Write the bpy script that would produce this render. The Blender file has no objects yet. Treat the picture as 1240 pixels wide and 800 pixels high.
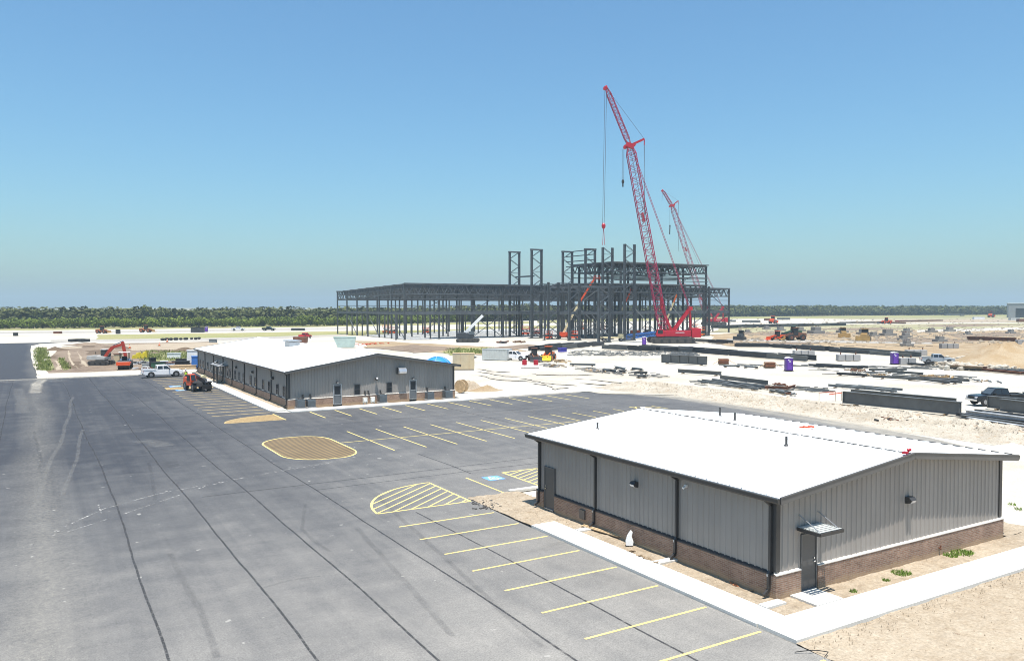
import bpy, bmesh, math, random
import numpy as np
from mathutils import Vector, Matrix
from mathutils.geometry import tessellate_polygon
random.seed(7); rng = np.random.default_rng(11)
S = bpy.context.scene; COL = S.collection; PI = math.pi
# ------------------------------------------------------------------ camera, world, sun, exposure
H, FPX, CX, CY = 10.7, 967.0, 620.0, 400.0
YAW, PITCH = math.atan(580/967), math.atan(29/967)
cam = bpy.data.cameras.new('camera'); camo = bpy.data.objects.new('camera', cam); COL.objects.link(camo)
cam.sensor_width = 36; cam.lens = 36*FPX/1240; cam.clip_end = 30000; cam.clip_start = .5
camo.location = (0, 0, H); camo.rotation_euler = (PI/2-PITCH, 0, -YAW)
S.camera = camo
SUN = Vector((-.09, -.215, 1)).normalized()
W = bpy.data.worlds.new('World'); S.world = W; W.use_nodes = True
nt = W.node_tree; bg = nt.nodes['Background']
sky = nt.nodes.new('ShaderNodeTexSky'); sky.sky_type = 'NISHITA'; sky.sun_disc = False
sky.sun_elevation = math.asin(SUN.z); sky.sun_rotation = math.atan2(SUN.x, SUN.y)
sky.air_density = 1.3; sky.dust_density = 1.0; sky.ozone_density = 10.0; sky.altitude = 0
wb = nt.nodes.new('ShaderNodeMix'); wb.data_type = 'RGBA'; wb.blend_type = 'MULTIPLY'; wb.inputs[0].default_value = 1; wb.inputs[7].default_value = (.84, 1.03, .99, 1)   # the camera's slightly cool white balance
nt.links.new(sky.outputs[0], wb.inputs[6]); nt.links.new(wb.outputs[2], bg.inputs[0]); bg.inputs[1].default_value = 0.078
sl = bpy.data.lights.new('sun', 'SUN'); sl.energy = 3.9; sl.angle = math.radians(.5); sl.color = (1, .955, .89)
so = bpy.data.objects.new('sun', sl); COL.objects.link(so); so.location = (0, 0, 200)
so.rotation_euler = SUN.to_track_quat('Z', 'Y').to_euler()
V = S.view_settings; V.view_transform = 'Standard'; V.look = 'None'; V.gamma = 1; V.use_curve_mapping = False
V.exposure = 1.0
S.cycles.filter_width = 1.0; S.cycles.max_bounces = 6; S.cycles.volume_bounces = 0

# ------------------------------------------------------------------ measuring: a pixel of the photograph -> the point of the place it shows
_f = Vector((math.sin(YAW)*math.cos(PITCH), math.cos(YAW)*math.cos(PITCH), -math.sin(PITCH)))
_r = Vector((math.cos(YAW), -math.sin(YAW), 0)); _u = _r.cross(_f)
def G(px, py, z=0.0):
    d = _f*FPX+_r*(px-CX)-_u*(py-CY); t = (z-H)/d.z
    return Vector((d.x*t, d.y*t, z))
def depth(p): return (Vector(p)-Vector((0, 0, H))).dot(_f)
def mpp(p): return depth(p)/FPX            # metres per photo pixel at p

# ------------------------------------------------------------------ materials
MATS = {}
def nodes(name):
    m = bpy.data.materials.new(name); m.use_nodes = True
    t = m.node_tree; return m, t, t.nodes['Principled BSDF'], t.nodes, t.links
def N(t, typ, **kw):
    n = t.nodes.new(typ)
    for k, v in kw.items():
        if k in ('operation', 'blend_type', 'data_type', 'noise_dimensions', 'interpolation_type', 'clamp'): setattr(n, k, v)
        else: n.inputs[k].default_value = v
    return n
def ramp(t, src, stops):
    r = t.nodes.new('ShaderNodeValToRGB'); e = r.color_ramp.elements
    while len(e) < len(stops): e.new(.5)
    for k, (p, c) in enumerate(stops):
        e[k].position = p; e[k].color = (c, c, c, 1) if isinstance(c, (int, float)) else (*c, 1)
    t.links.new(src, r.inputs[0]); return r
def mixc(t, fac, a, b, blend='MIX'):
    m = t.nodes.new('ShaderNodeMix'); m.data_type = 'RGBA'; m.blend_type = blend
    for s, v in ((0, fac), (6, a), (7, b)):
        if hasattr(v, 'type') and not isinstance(v, (tuple, list)): t.links.new(v, m.inputs[s])
        else: m.inputs[s].default_value = v if s == 0 else (*v, 1)
    return m.outputs[2]
def noise(t, vec, scale, detail=4, rough=.55, dist=0):
    n = t.nodes.new('ShaderNodeTexNoise'); n.inputs['Scale'].default_value = scale; n.inputs['Detail'].default_value = detail
    n.inputs['Roughness'].default_value = rough; n.inputs['Distortion'].default_value = dist
    t.links.new(vec, n.inputs['Vector']); return n.outputs['Fac']
def scaled(t, vec, s, rot=0):
    m = t.nodes.new('ShaderNodeMapping'); m.inputs['Scale'].default_value = s; m.inputs['Rotation'].default_value = (0, 0, rot)
    t.links.new(vec, m.inputs['Vector']); return m.outputs[0]
def math_(t, op, a, b=None, clamp=False):
    m = t.nodes.new('ShaderNodeMath'); m.operation = op; m.use_clamp = clamp
    for i, v in enumerate((a, b)):
        if v is None: continue
        if hasattr(v, 'type'): t.links.new(v, m.inputs[i])
        else: m.inputs[i].default_value = v
    return m.outputs[0]
def wpos(t): return t.nodes.new('ShaderNodeNewGeometry').outputs['Position']
def bump(t, p, h, dist, strength=1.0):
    b = t.nodes.new('ShaderNodeBump'); b.inputs['Distance'].default_value = dist; b.inputs['Strength'].default_value = strength
    t.links.new(h, b.inputs['Height']); t.links.new(b.outputs[0], p.inputs['Normal'])
def M(name, col, rough=.55, metal=0.0, var=.18, scale=1.2, alpha=None, tint=None):
    """painted or plain surface with uneven wear in its colour"""
    if name in MATS: return MATS[name]
    m, t, p, n, l = nodes(name); pos = wpos(t)
    f = noise(t, pos, scale, 5, .6)
    dark = tuple(c*(1-var) for c in col); light = tuple(min(1, c*(1+var)) for c in (tint or col))
    r = ramp(t, f, [(.3, dark), (.72, light)])
    l.new(r.outputs[0], p.inputs['Base Color']); p.inputs['Roughness'].default_value = rough; p.inputs['Metallic'].default_value = metal
    MATS[name] = m; return m
def glass(name='window_glass', col=(.02, .025, .03)):
    if name in MATS: return MATS[name]
    m, t, p, n, l = nodes(name); p.inputs['Base Color'].default_value = (*col, 1); p.inputs['Roughness'].default_value = .08
    f = noise(t, wpos(t), .7, 2); r = ramp(t, f, [(.3, .05), (.8, .14)]); l.new(r.outputs[0], p.inputs['Roughness'])
    MATS[name] = m; return m
def ground_mat(name, c1, c2, c3, s1=.12, s2=1.7, bumpd=.04, speck=None, stretch=None, fine=9.0):
    m, t, p, n, l = nodes(name); pos = wpos(t); v = scaled(t, pos, stretch) if stretch else pos
    a = ramp(t, noise(t, v, s1, 6, .62, .4), [(.36, 0), (.64, 1)]).outputs[0]
    b = ramp(t, noise(t, v, s2, 6, .65), [(.35, 0), (.7, 1)]).outputs[0]
    c = mixc(t, a, c1, c2); c = mixc(t, math_(t, 'MULTIPLY', b, .6), c, c3)
    fn = noise(t, pos, fine, 4, .7)
    c = mixc(t, 1.0, c, ramp(t, fn, [(.3, (.72, .72, .72)), (.68, (1.12, 1.12, 1.12))]).outputs[0], 'MULTIPLY')
    if speck:
        sp = ramp(t, noise(t, pos, speck[0], 3, .6), [(speck[1], 0), (speck[1]+.05, 1)]).outputs[0]; c = mixc(t, sp, c, speck[2])
    l.new(c, p.inputs['Base Color']); p.inputs['Roughness'].default_value = .95; p.inputs['Specular IOR Level'].default_value = .15
    h = math_(t, 'ADD', math_(t, 'MULTIPLY', noise(t, pos, s2*1.3, 6, .6), 1.0), math_(t, 'MULTIPLY', fn, .35))
    bump(t, p, h, bumpd); MATS[name] = m; return m
CALICHE = ground_mat('caliche', (.57, .54, .475), (.435, .385, .305), (.52, .48, .41), .045, .8, .05, (2.2, .66, (.30, .26, .20)))
DIRT = ground_mat('bare_dirt', (.40, .325, .235), (.29, .225, .155), (.49, .42, .325), .25, 2.4, .09, (5.0, .66, (.22, .16, .11)))
FILL = ground_mat('tan_fill', (.36, .26, .15), (.255, .17, .09), (.46, .39, .29), .045, .35, .2, (1.1, .67, (.28, .21, .14)))
BROWN = ground_mat('brown_field', (.235, .175, .125), (.15, .105, .075), (.36, .29, .22), .09, .55, .2, (.9, .64, (.19, .14, .10)))
FIELD = ground_mat('field', (.36, .32, .20), (.25, .25, .12), (.42, .37, .26), .012, .11, .2)
STRIPGRASS = ground_mat('dry_grass', (.32, .29, .13), (.22, .25, .09), (.42, .36, .2), .03, .5, .25)
GREENV = ground_mat('verge_soil', (.17, .19, .07), (.24, .24, .1), (.3, .26, .16), .2, 1.4, .2)
LOTFAR = ground_mat('worn_haul_road', (.30, .28, .25), (.38, .35, .31), (.46, .42, .36), .05, .6, .05)
BERM = ground_mat('berm_spoil', (.52, .47, .39), (.36, .31, .24), (.45, .40, .32), .3, 1.1, .16, (2.0, .60, (.34, .26, .18)))
def asphalt_mat(name, fresh=0.0):
    m, t, p, n, l = nodes(name); pos = wpos(t); sep = t.nodes.new('ShaderNodeSeparateXYZ'); l.new(pos, sep.inputs[0])
    big = noise(t, scaled(t, pos, (.09, .035, 1)), 1.0, 6, .6, .5)
    streak = noise(t, scaled(t, pos, (1.3, .03, 1)), 1.0, 5, .6)          # paver passes and wheel paths run along the lot
    mott = noise(t, pos, .55, 6, .62, .3); fine = noise(t, pos, 17, 4, .8); coarse = noise(t, pos, 5, 4, .65)
    cross = noise(t, scaled(t, pos, (.05, .7, 1)), 1.0, 4, .6)
    # caliche dust tracked in from the site entrance end; the far, newly laid lanes are still clean
    near = math_(t, 'MULTIPLY', math_(t, 'SUBTRACT', 66.0, sep.outputs[1]), 1/44.0, True)
    east = math_(t, 'MULTIPLY', math_(t, 'SUBTRACT', sep.outputs[0], 4.0), 1/30.0, True)
    d = math_(t, 'ADD', math_(t, 'MULTIPLY', near, .66), math_(t, 'MULTIPLY', east, .36))
    d = math_(t, 'ADD', d, math_(t, 'MULTIPLY', math_(t, 'SUBTRACT', big, .5), .6))
    d = math_(t, 'ADD', d, math_(t, 'MULTIPLY', math_(t, 'SUBTRACT', streak, .5), .34))
    d = math_(t, 'ADD', d, math_(t, 'MULTIPLY', math_(t, 'SUBTRACT', cross, .5), .25))
    d = math_(t, 'ADD', d, math_(t, 'MULTIPLY', math_(t, 'SUBTRACT', mott, .5), .5))
    d = math_(t, 'ADD', d, .02-fresh, True)
    c = ramp(t, d, [(0, (.041, .043, .050)), (.42, (.112, .110, .108)), (1, (.272, .256, .230))]).outputs[0]
    # pale dusty wheel path down the western lane
    wx = math_(t, 'ADD', sep.outputs[0], math_(t, 'MULTIPLY', math_(t, 'SUBTRACT', noise(t, scaled(t, pos, (.1, .06, 1)), 1.0, 3), .5), 3.2))
    path = math_(t, 'SUBTRACT', 1.0, math_(t, 'MULTIPLY', math_(t, 'ABSOLUTE', math_(t, 'SUBTRACT', wx, .2)), 1/1.9), True)
    c = mixc(t, math_(t, 'MULTIPLY', math_(t, 'MULTIPLY', path, ramp(t, coarse, [(.35, .15), (.7, .95)]).outputs[0]), .42), c, (.30, .275, .225))
    c = mixc(t, 1.0, c, ramp(t, fine, [(.32, (.66, .66, .66)), (.68, (1.28, 1.28, 1.28))]).outputs[0], 'MULTIPLY')
    c = mixc(t, 1.0, c, ramp(t, coarse, [(.3, (.9, .9, .9)), (.7, (1.08, 1.08, 1.08))]).outputs[0], 'MULTIPLY')
    ch = ramp(t, noise(t, pos, 1.9, 2, .4), [(.742, 0), (.76, 1)]).outputs[0]
    c = mixc(t, math_(t, 'MULTIPLY', ch, .5), c, (.42, .40, .36))
    l.new(c, p.inputs['Base Color']); p.inputs['Roughness'].default_value = .82; p.inputs['Specular IOR Level'].default_value = .35
    bump(t, p, math_(t, 'ADD', fine, math_(t, 'MULTIPLY', coarse, .5)), .012, .7); MATS[name] = m; return m
ASPH = asphalt_mat('asphalt'); ROAD = asphalt_mat('road_asphalt', .2)
def decal_mat(name, col, cover, scale=6.0, stretch=(1, 1, 1), hard=.12, rough=.85, op=1.0):
    """thin coat that has worn through in places"""
    m, t, p, n, l = nodes(name); pos = wpos(t)
    f = noise(t, scaled(t, pos, stretch), scale, 5, .65)
    a = ramp(t, f, [(max(0, 1-cover-hard), 0), (min(1, 1-cover+hard), 1)]).outputs[0]
    uv = t.nodes.new('ShaderNodeUVMap'); sp = t.nodes.new('ShaderNodeSeparateXYZ'); l.new(uv.outputs[0], sp.inputs[0])
    e = math_(t, 'MULTIPLY', math_(t, 'SUBTRACT', 1.0, math_(t, 'ABSOLUTE', math_(t, 'SUBTRACT', math_(t, 'MULTIPLY', sp.outputs[0], 2.0), 1.0))), 2.2, True)
    l.new(math_(t, 'MULTIPLY', math_(t, 'MULTIPLY', a, e), op), p.inputs['Alpha'])
    c2 = ramp(t, noise(t, pos, 1.4, 4), [(.3, tuple(x*.8 for x in col)), (.7, tuple(min(1, x*1.15) for x in col))]).outputs[0]
    l.new(c2, p.inputs['Base Color']); p.inputs['Roughness'].default_value = rough; MATS[name] = m; return m
SEAM = decal_mat('seam_tar', (.045, .045, .047), .56, 5.0, (1, .6, 1), .16)
PATCHM = decal_mat('dark_patch', (.06, .06, .065), .6, 2.2)
CHALK = decal_mat('pale_track', (.40, .385, .36), .44, 2.6, (1, 1, 1), .08)
SMEAR = decal_mat('dust_smear', (.27, .26, .24), .42, 1.6, (1, 1, 1), .35, op=.45)
SCUFF = decal_mat('tyre_scuff', (.075, .075, .08), .40, 1.7, (1, .5, 1), .35, op=.36)
DUSTM = decal_mat('caliche_dust', (.46, .42, .35), .5, .35, (1, .35, 1), .3, op=.85)
def paint_mat(name, col, scale=7.0, lo=.28):
    m, t, p, n, l = nodes(name); pos = wpos(t)
    a = ramp(t, noise(t, pos, scale, 5, .7), [(lo, .25), (lo+.14, 1)]).outputs[0]; l.new(a, p.inputs['Alpha'])
    c = ramp(t, noise(t, pos, .5, 4), [(.3, tuple(x*.8 for x in col)), (.7, col)]).outputs[0]
    l.new(c, p.inputs['Base Color']); p.inputs['Roughness'].default_value = .7; MATS[name] = m; return m
YEL = paint_mat('yellow_paint', (.78, .62, .22)); YELW = paint_mat('worn_yellow_paint', (.50, .37, .17), 4.0, .32)
BLUEP = paint_mat('blue_paint', (.16, .36, .70), 5, .3); WHITEP = paint_mat('white_paint', (.8, .8, .8)); TANP = paint_mat('tan_paint', (.125, .092, .05), 3.0, .22)
def concrete_mat(name, col=(.66, .645, .60)):
    m, t, p, n, l = nodes(name); pos = wpos(t)
    a = noise(t, pos, .35, 6, .6); b = noise(t, pos, 14, 4, .7)
    c = ramp(t, a, [(.3, tuple(x*.84 for x in col)), (.65, col)]).outputs[0]
    c = mixc(t, 1.0, c, ramp(t, b, [(.3, (.88, .88, .88)), (.7, (1.06, 1.06, 1.06))]).outputs[0], 'MULTIPLY')
    l.new(c, p.inputs['Base Color']); p.inputs['Roughness'].default_value = .9; bump(t, p, b, .006); MATS[name] = m; return m
CONC = concrete_mat('concrete'); CONCG = concrete_mat('weathered_concrete', (.36, .35, .34)); CONCP = concrete_mat('pale_concrete', (.52, .52, .50))
def brick_mat():
    m, t, p, n, l = nodes('brown_brick'); pos = wpos(t); sep = t.nodes.new('ShaderNodeSeparateXYZ'); l.new(pos, sep.inputs[0])
    cmb = t.nodes.new('ShaderNodeCombineXYZ'); l.new(math_(t, 'ADD', sep.outputs[0], sep.outputs[1]), cmb.inputs[0]); l.new(sep.outputs[2], cmb.inputs[1])
    br = t.nodes.new('ShaderNodeTexBrick'); l.new(cmb.outputs[0], br.inputs['Vector']); br.inputs['Scale'].default_value = 1
    br.inputs['Brick Width'].default_value = .215; br.inputs['Row Height'].default_value = .076; br.inputs['Mortar Size'].default_value = .008
    br.inputs['Mortar Smooth'].default_value = .2; br.inputs['Bias'].default_value = -.1
    br.inputs['Color1'].default_value = (.225, .130, .085, 1); br.inputs['Color2'].default_value = (.34, .215, .15, 1); br.inputs['Mortar'].default_value = (.38, .32, .27, 1)
    c = mixc(t, 1.0, br.outputs['Color'], ramp(t, noise(t, pos, 1.3, 5), [(.3, (.8, .8, .8)), (.7, (1.15, 1.15, 1.15))]).outputs[0], 'MULTIPLY')
    # ochre mud splash at the foot of the wall
    sp = math_(t, 'MULTIPLY', math_(t, 'SUBTRACT', math_(t, 'ADD', .16, math_(t, 'MULTIPLY', noise(t, pos, 2.5, 4), .35)), sep.outputs[2]), 5.0, True)
    c = mixc(t, math_(t, 'MULTIPLY', sp, .6), c, (.42, .30, .18))
    l.new(c, p.inputs['Base Color']); p.inputs['Roughness'].default_value = .88
    bump(t, p, math_(t, 'SUBTRACT', 1.0, br.outputs['Fac']), .01); MATS['brick'] = m; return m
BRICK = brick_mat()
def panel_mat(name, col, rough=.42):
    m, t, p, n, l = nodes(name); pos = wpos(t)
    a = noise(t, scaled(t, pos, (1.2, 1.2, .18)), 1.0, 5, .6); b = noise(t, pos, .35, 4)
    c = ramp(t, a, [(.3, tuple(x*.9 for x in col)), (.7, tuple(x*1.07 for x in col))]).outputs[0]
    c = mixc(t, 1.0, c, ramp(t, b, [(.3, (.93, .93, .93)), (.7, (1.05, 1.05, 1.05))]).outputs[0], 'MULTIPLY')
    l.new(c, p.inputs['Base Color']); p.inputs['Roughness'].default_value = rough
    bump(t, p, noise(t, scaled(t, pos, (.8, .8, .5)), 1.0, 2), .006, .5); MATS[name] = m; return m
WALLP = panel_mat('grey_wall_panel', (.285, .26, .236)); ROOFP = panel_mat('white_roof_panel', (.80, .80, .78), .5)
BRONZE = M('dark_bronze_trim', (.045, .043, .042), .4, .0, .15); BRONZL = M('bronze_rake', (.12, .115, .108), .38, 0, .12)
SILL = M('cast_sill', (.62, .58, .52), .8); DOORM = M('door_paint', (.075, .073, .072), .45, 0, .08); DOORG = M('grey_door_paint', (.12, .13, .14), .45)
DFRAME = M('door_frame_paint', (.10, .10, .10), .4); WFRAME = M('window_frame', (.09, .09, .095), .4); GALV = M('galvanised', (.50, .51, .52), .38, .7, .12)
WHITE = M('white_enamel', (.74, .74, .73), .3, 0, .08); STEEL = M('primed_steel', (.072, .082, .091), .5, .0, .3, .6); STEELL = M('light_steel', (.17, .185, .19), .5, 0, .2)
STEELD = M('dark_steel', (.032, .035, .04), .5, 0, .35, .5); DECKM = M('steel_deck', (.10, .107, .11), .5, 0, .2)
BEAMG = M('grey_girder', (.115, .118, .115), .5, 0, .22, .8); BEAMT = M('girder_top', (.40, .41, .42), .4, 0, .2)
CRED = M('crane_red', (.40, .004, .02), .35, 0, .15); CPINK = M('crane_lattice_red', (.29, .010, .055), .45, 0, .25, .3)
ROPE = M('wire_rope', (.10, .10, .11), .5); BLACK = M('black_rubber', (.018, .018, .019), .75, 0, .3); TRACKM = M('dusty_track', (.06, .055, .05), .8, 0, .4)
ORANGE = M('machine_orange', (.62, .13, .02), .4, 0, .15); ORED = M('machine_orange_red', (.66, .075, .012), .35, 0, .12); YELLOW = M('machine_yellow', (.62, .50, .03), .45, 0, .15)
TANY = M('faded_yellow', (.36, .22, .07), .5, 0, .25); CREAM = M('cream_boom', (.68, .58, .34), .45); PURPLE = M('purple_plastic', (.085, .022, .26), .4, 0, .12)
RUST = M('rust_brown', (.16, .065, .035), .8, 0, .35); WOOD = M('lumber', (.50, .36, .21), .8, 0, .25, 3); WOODD = M('old_timber', (.25, .18, .11), .85, 0, .35, 2)
BLUE = M('blue_paint_steel', (.03, .13, .40), .4); BLUET = M('blue_tarp', (.02, .22, .72), .45, 0, .15); GREYB = M('ac_grey', (.085, .105, .12), .45, 0, .1)
SILVER = M('silver_car_paint', (.42, .43, .45), .25, .5, .05); WCAR = M('white_car_paint', (.72, .72, .73), .25, 0, .05); BCAR = M('black_car_paint', (.012, .013, .016), .2, 0, .1); RCAR = M('red_car_paint', (.52, .02, .03), .25)
CHROME = M('chrome', (.55, .55, .56), .18, 1); RIM = M('wheel_rim', (.34, .34, .35), .35, .7); REDL = M('tail_lens', (.35, .01, .01), .25); LENS = M('clear_lens', (.6, .6, .62), .15)
CONT = M('container_grey', (.46, .48, .46), .5, 0, .1); TANB = M('tan_board', (.52, .42, .26), .7, 0, .1); PALEG = M('pale_green_steel', (.42, .52, .48), .5, 0, .12)
HIVIS = M('hivis_yellow', (.55, .80, .05), .7); SKIN = M('skin', (.42, .26, .18), .6); DENIM = M('dark_trousers', (.03, .04, .06), .8); HARD = M('hard_hat', (.72, .72, .70), .35)
GREENM = M('dark_green_paint', (.03, .09, .05), .45); BARK = M('bark', (.05, .04, .03), .9)
GL = glass()

# ------------------------------------------------------------------ mesh builder
class MB:
    def __init__(s): s.v = []; s.f = []; s.uv = None
    def add(s, vs, fs):
        o = len(s.v); s.v += [tuple(v) for v in vs]; s.f += [tuple(i+o for i in f) for f in fs]; return s
    def box(s, c, d, rz=0, ry=0):
        x, y, z = d[0]/2, d[1]/2, d[2]/2
        vs = [Vector(p) for p in ((-x, -y, -z), (x, -y, -z), (x, y, -z), (-x, y, -z), (-x, -y, z), (x, -y, z), (x, y, z), (-x, y, z))]
        R = Matrix.Rotation(rz, 3, 'Z') @ Matrix.Rotation(ry, 3, 'Y')
        return s.add([R @ v+Vector(c) for v in vs], [(0, 3, 2, 1), (4, 5, 6, 7), (0, 1, 5, 4), (1, 2, 6, 5), (2, 3, 7, 6), (3, 0, 4, 7)])
    def b2(s, a, b): return s.box([(a[i]+b[i])/2 for i in range(3)], [abs(b[i]-a[i]) for i in range(3)])
    def bar(s, p, q, w, h=None, up=(0, 0, 1)):
        p = Vector(p); q = Vector(q); d = (q-p); L = d.length
        if L < 1e-6: return s
        d /= L; u = Vector(up)
        if abs(d.dot(u)) > .98: u = Vector((0, 1, 0))
        a = d.cross(u).normalized(); b = a.cross(d); h = w if h is None else h
        o = [a*(w/2)*i+b*(h/2)*j for i, j in ((-1, -1), (1, -1), (1, 1), (-1, 1))]
        return s.add([p+x for x in o]+[q+x for x in o], [(3, 2, 1, 0), (4, 5, 6, 7), (0, 1, 5, 4), (1, 2, 6, 5), (2, 3, 7, 6), (3, 0, 4, 7)])
    def ibeam(s, p, q, w, h, t=.04):
        """a rolled section: two flanges and a web, standing on its lower flange"""
        p = Vector(p); q = Vector(q); z = Vector((0, 0, 1))
        s.bar(p+z*t/2, q+z*t/2, w, t); s.bar(p+z*(h-t/2), q+z*(h-t/2), w, t); return s.bar(p+z*h/2, q+z*h/2, t, h-2*t-.002)
    def cyl(s, p, q, r, n=12, r2=None, cap=True):
        p = Vector(p); q = Vector(q); d = (q-p).normalized(); u = Vector((0, 0, 1)) if abs(d.z) < .9 else Vector((0, 1, 0))
        a = d.cross(u).normalized(); b = d.cross(a); r2 = r if r2 is None else r2
        vs = []
        for c, rr in ((p, r), (q, r2)):
            vs += [c+(a*math.cos(2*PI*k/n)+b*math.sin(2*PI*k/n))*rr for k in range(n)]
        fs = [(k, (k+1) % n, n+(k+1) % n, n+k) for k in range(n)]
        if cap: fs += [tuple(range(n))[::-1], tuple(range(n, 2*n))]
        return s.add(vs, fs)
    def tube(s, pts, r, n=8):
        for a, b in zip(pts, pts[1:]): s.cyl(a, b, r, n)
        return s
    def prism(s, prof, y0, y1, inset=0):
        """profile in x,z carried across y; inset narrows the upper points"""
        n = len(prof); zs = [p[1] for p in prof]; z0, z1 = min(zs), max(zs)
        k = lambda z: inset*(z-z0)/max(1e-6, z1-z0)
        vs = [(x, y0+k(z), z) for x, z in prof]+[(x, y1-k(z), z) for x, z in prof]
        fs = [tuple(range(n)), tuple(range(2*n-1, n-1, -1))]+[(i, n+i, n+(i+1) % n, (i+1) % n) for i in range(n)]
        return s.add(vs, fs)
    def ball(s, c, r, nu=10, nv=6, sc=(1, 1, 1)):
        vs = [(c[0], c[1], c[2]-r*sc[2])]
        for j in range(1, nv):
            t = -PI/2+PI*j/nv
            vs += [(c[0]+r*sc[0]*math.cos(t)*math.cos(2*PI*i/nu), c[1]+r*sc[1]*math.cos(t)*math.sin(2*PI*i/nu), c[2]+r*sc[2]*math.sin(t)) for i in range(nu)]
        vs.append((c[0], c[1], c[2]+r*sc[2])); fs = []
        for i in range(nu):
            fs.append((0, 1+(i+1) % nu, 1+i)); fs.append((len(vs)-1, 1+(nv-2)*nu+i, 1+(nv-2)*nu+(i+1) % nu))
            for j in range(nv-2): a = 1+j*nu; fs.append((a+i, a+(i+1) % nu, a+nu+(i+1) % nu, a+nu+i))
        return s.add(vs, fs)
    def mesh(s, name, mat, smooth=False):
        m = bpy.data.meshes.new(name); m.from_pydata(s.v, [], s.f); m.materials.append(mat)
        if s.uv:
            uvl = m.uv_layers.new(); uvl.data.foreach_set('uv', np.array([s.uv[i] for f in s.f for i in f], dtype=np.float32).ravel())
        if smooth: m.polygons.foreach_set('use_smooth', [True]*len(m.polygons))
        m.update(); return m
    def build(s, name, mat, parent=None, smooth=False, bevel=0):
        o = bpy.data.objects.new(name, s.mesh(name, mat, smooth)); COL.objects.link(o)
        if parent: o.parent = parent
        if bevel:
            b = o.modifiers.new('edge', 'BEVEL'); b.width = bevel; b.segments = 2; b.limit_method = 'ANGLE'; b.angle_limit = .6
        return o
def thing(name, label, cat, loc=(0, 0, 0), rz=0, group=None):
    o = bpy.data.objects.new(name, None); COL.objects.link(o); o.location = loc; o.rotation_euler = (0, 0, rz); o.empty_display_size = .2
    return tag(o, label, cat, group)
def tag(o, label, cat, group=None, kind=None):
    if label: o['label'] = label
    if cat: o['category'] = cat
    if group: o['group'] = group
    if kind: o['kind'] = kind
    return o
KIDS = {}
def dup(root, loc, rz=0, label=None, group=None, scale=None):
    r = root.copy(); COL.objects.link(r); r.location = loc; r.rotation_euler = (0, 0, rz)
    if label: r['label'] = label
    if group: r['group'] = group
    if scale: r.scale = scale
    if root not in KIDS: KIDS[root] = [(c, list(c.children)) for c in root.children]
    for ch, gr in KIDS[root]:
        c = ch.copy(); COL.objects.link(c); c.parent = r
        for g in gr: d = g.copy(); COL.objects.link(d); d.parent = c
    return r
def fractal(pts, amp, it=4, closed=True):
    pts = [Vector((p[0], p[1])) for p in pts]
    for _ in range(it):
        out = []; n = len(pts)
        for i in range(n if closed else n-1):
            a, b = pts[i], pts[(i+1) % n]; d = b-a; L = d.length
            out.append(a)
            if L > .4: out.append((a+b)/2+Vector((-d.y, d.x))/max(L, 1e-6)*random.uniform(-1, 1)*min(amp, L*.16))
        if not closed: out.append(pts[-1])
        pts = out; amp *= .55
    return pts
def flat(name, pts, z, mat, parent=None, kind='structure', amp=0, thick=0, it=4):
    P = fractal(pts, amp, it) if amp else [Vector((p[0], p[1])) for p in pts]
    tri = tessellate_polygon([[Vector((p.x, p.y, 0)) for p in P]])
    mb = MB(); n = len(P); mb.v = [(p.x, p.y, z) for p in P]
    for a, b, c in tri:
        ar = (P[b].x-P[a].x)*(P[c].y-P[a].y)-(P[b].y-P[a].y)*(P[c].x-P[a].x)
        mb.f.append((a, b, c) if ar > 0 else (a, c, b))
    if thick:
        mb.v += [(p.x, p.y, z-thick) for p in P]; mb.f += [(i, (i+1) % n, n+(i+1) % n, n+i) for i in range(n)]
    o = mb.build(name, mat, parent)
    if kind and not parent: o['kind'] = kind
    return o
def ribbon(name, pts, w, z, mat, parent, wob=0.0, step=1.2):
    """a flat band along a path, uv.x running across it"""
    P = [Vector((p[0], p[1])) for p in pts]; Q = []
    for a, b in zip(P, P[1:]):
        n = max(1, int((b-a).length/step)); Q += [a.lerp(b, k/n) for k in range(n)]
    Q.append(P[-1]); mb = MB(); mb.uv = []; ph = random.random()*9
    for i, p in enumerate(Q):
        d = (Q[min(i+1, len(Q)-1)]-Q[max(i-1, 0)]).normalized(); nn = Vector((-d.y, d.x))
        o = nn*wob*(math.sin(i*.13+ph)+.5*math.sin(i*.41+ph*2)+.25*random.uniform(-1, 1))
        for k in (0, .5, 1): mb.v.append((*(p+o+nn*w*(k-.5)), z)); mb.uv.append((k, i*.1))
    for i in range(len(Q)-1):
        for k in (0, 1): a = i*3+k; mb.f.append((a+1, a, a+3, a+4))
    return mb.build(name, mat, parent)
def grid(name, x0, x1, y0, y1, nx, ny, hf, mat, kind='structure'):
    mb = MB()
    for j in range(ny+1):
        for i in range(nx+1):
            x = x0+(x1-x0)*i/nx; y = y0+(y1-y0)*j/ny; mb.v.append((x, y, hf(x, y)))
    for j in range(ny):
        for i in range(nx): a = j*(nx+1)+i; mb.f.append((a, a+1, a+nx+2, a+nx+1))
    o = mb.build(name, mat, None, True); o['kind'] = kind; return o
from mathutils import noise as mn
def nz(x, y, s, o=0): return mn.fractal(Vector((x*s, y*s, o)), 1.0, 2.0, 5)
GP = lambda l, z=0: [G(a, b, z) for a, b in l]
# ------------------------------------------------------------------ the ground and paving
R = 9000
g = MB(); g.add([(-R, -R, -.09), (R, -R, -.09), (R, R, -.09), (-R, R, -.09)], [(0, 1, 2, 3)]); tag(g.build('ground', FIELD), None, None, kind='structure')
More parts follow.
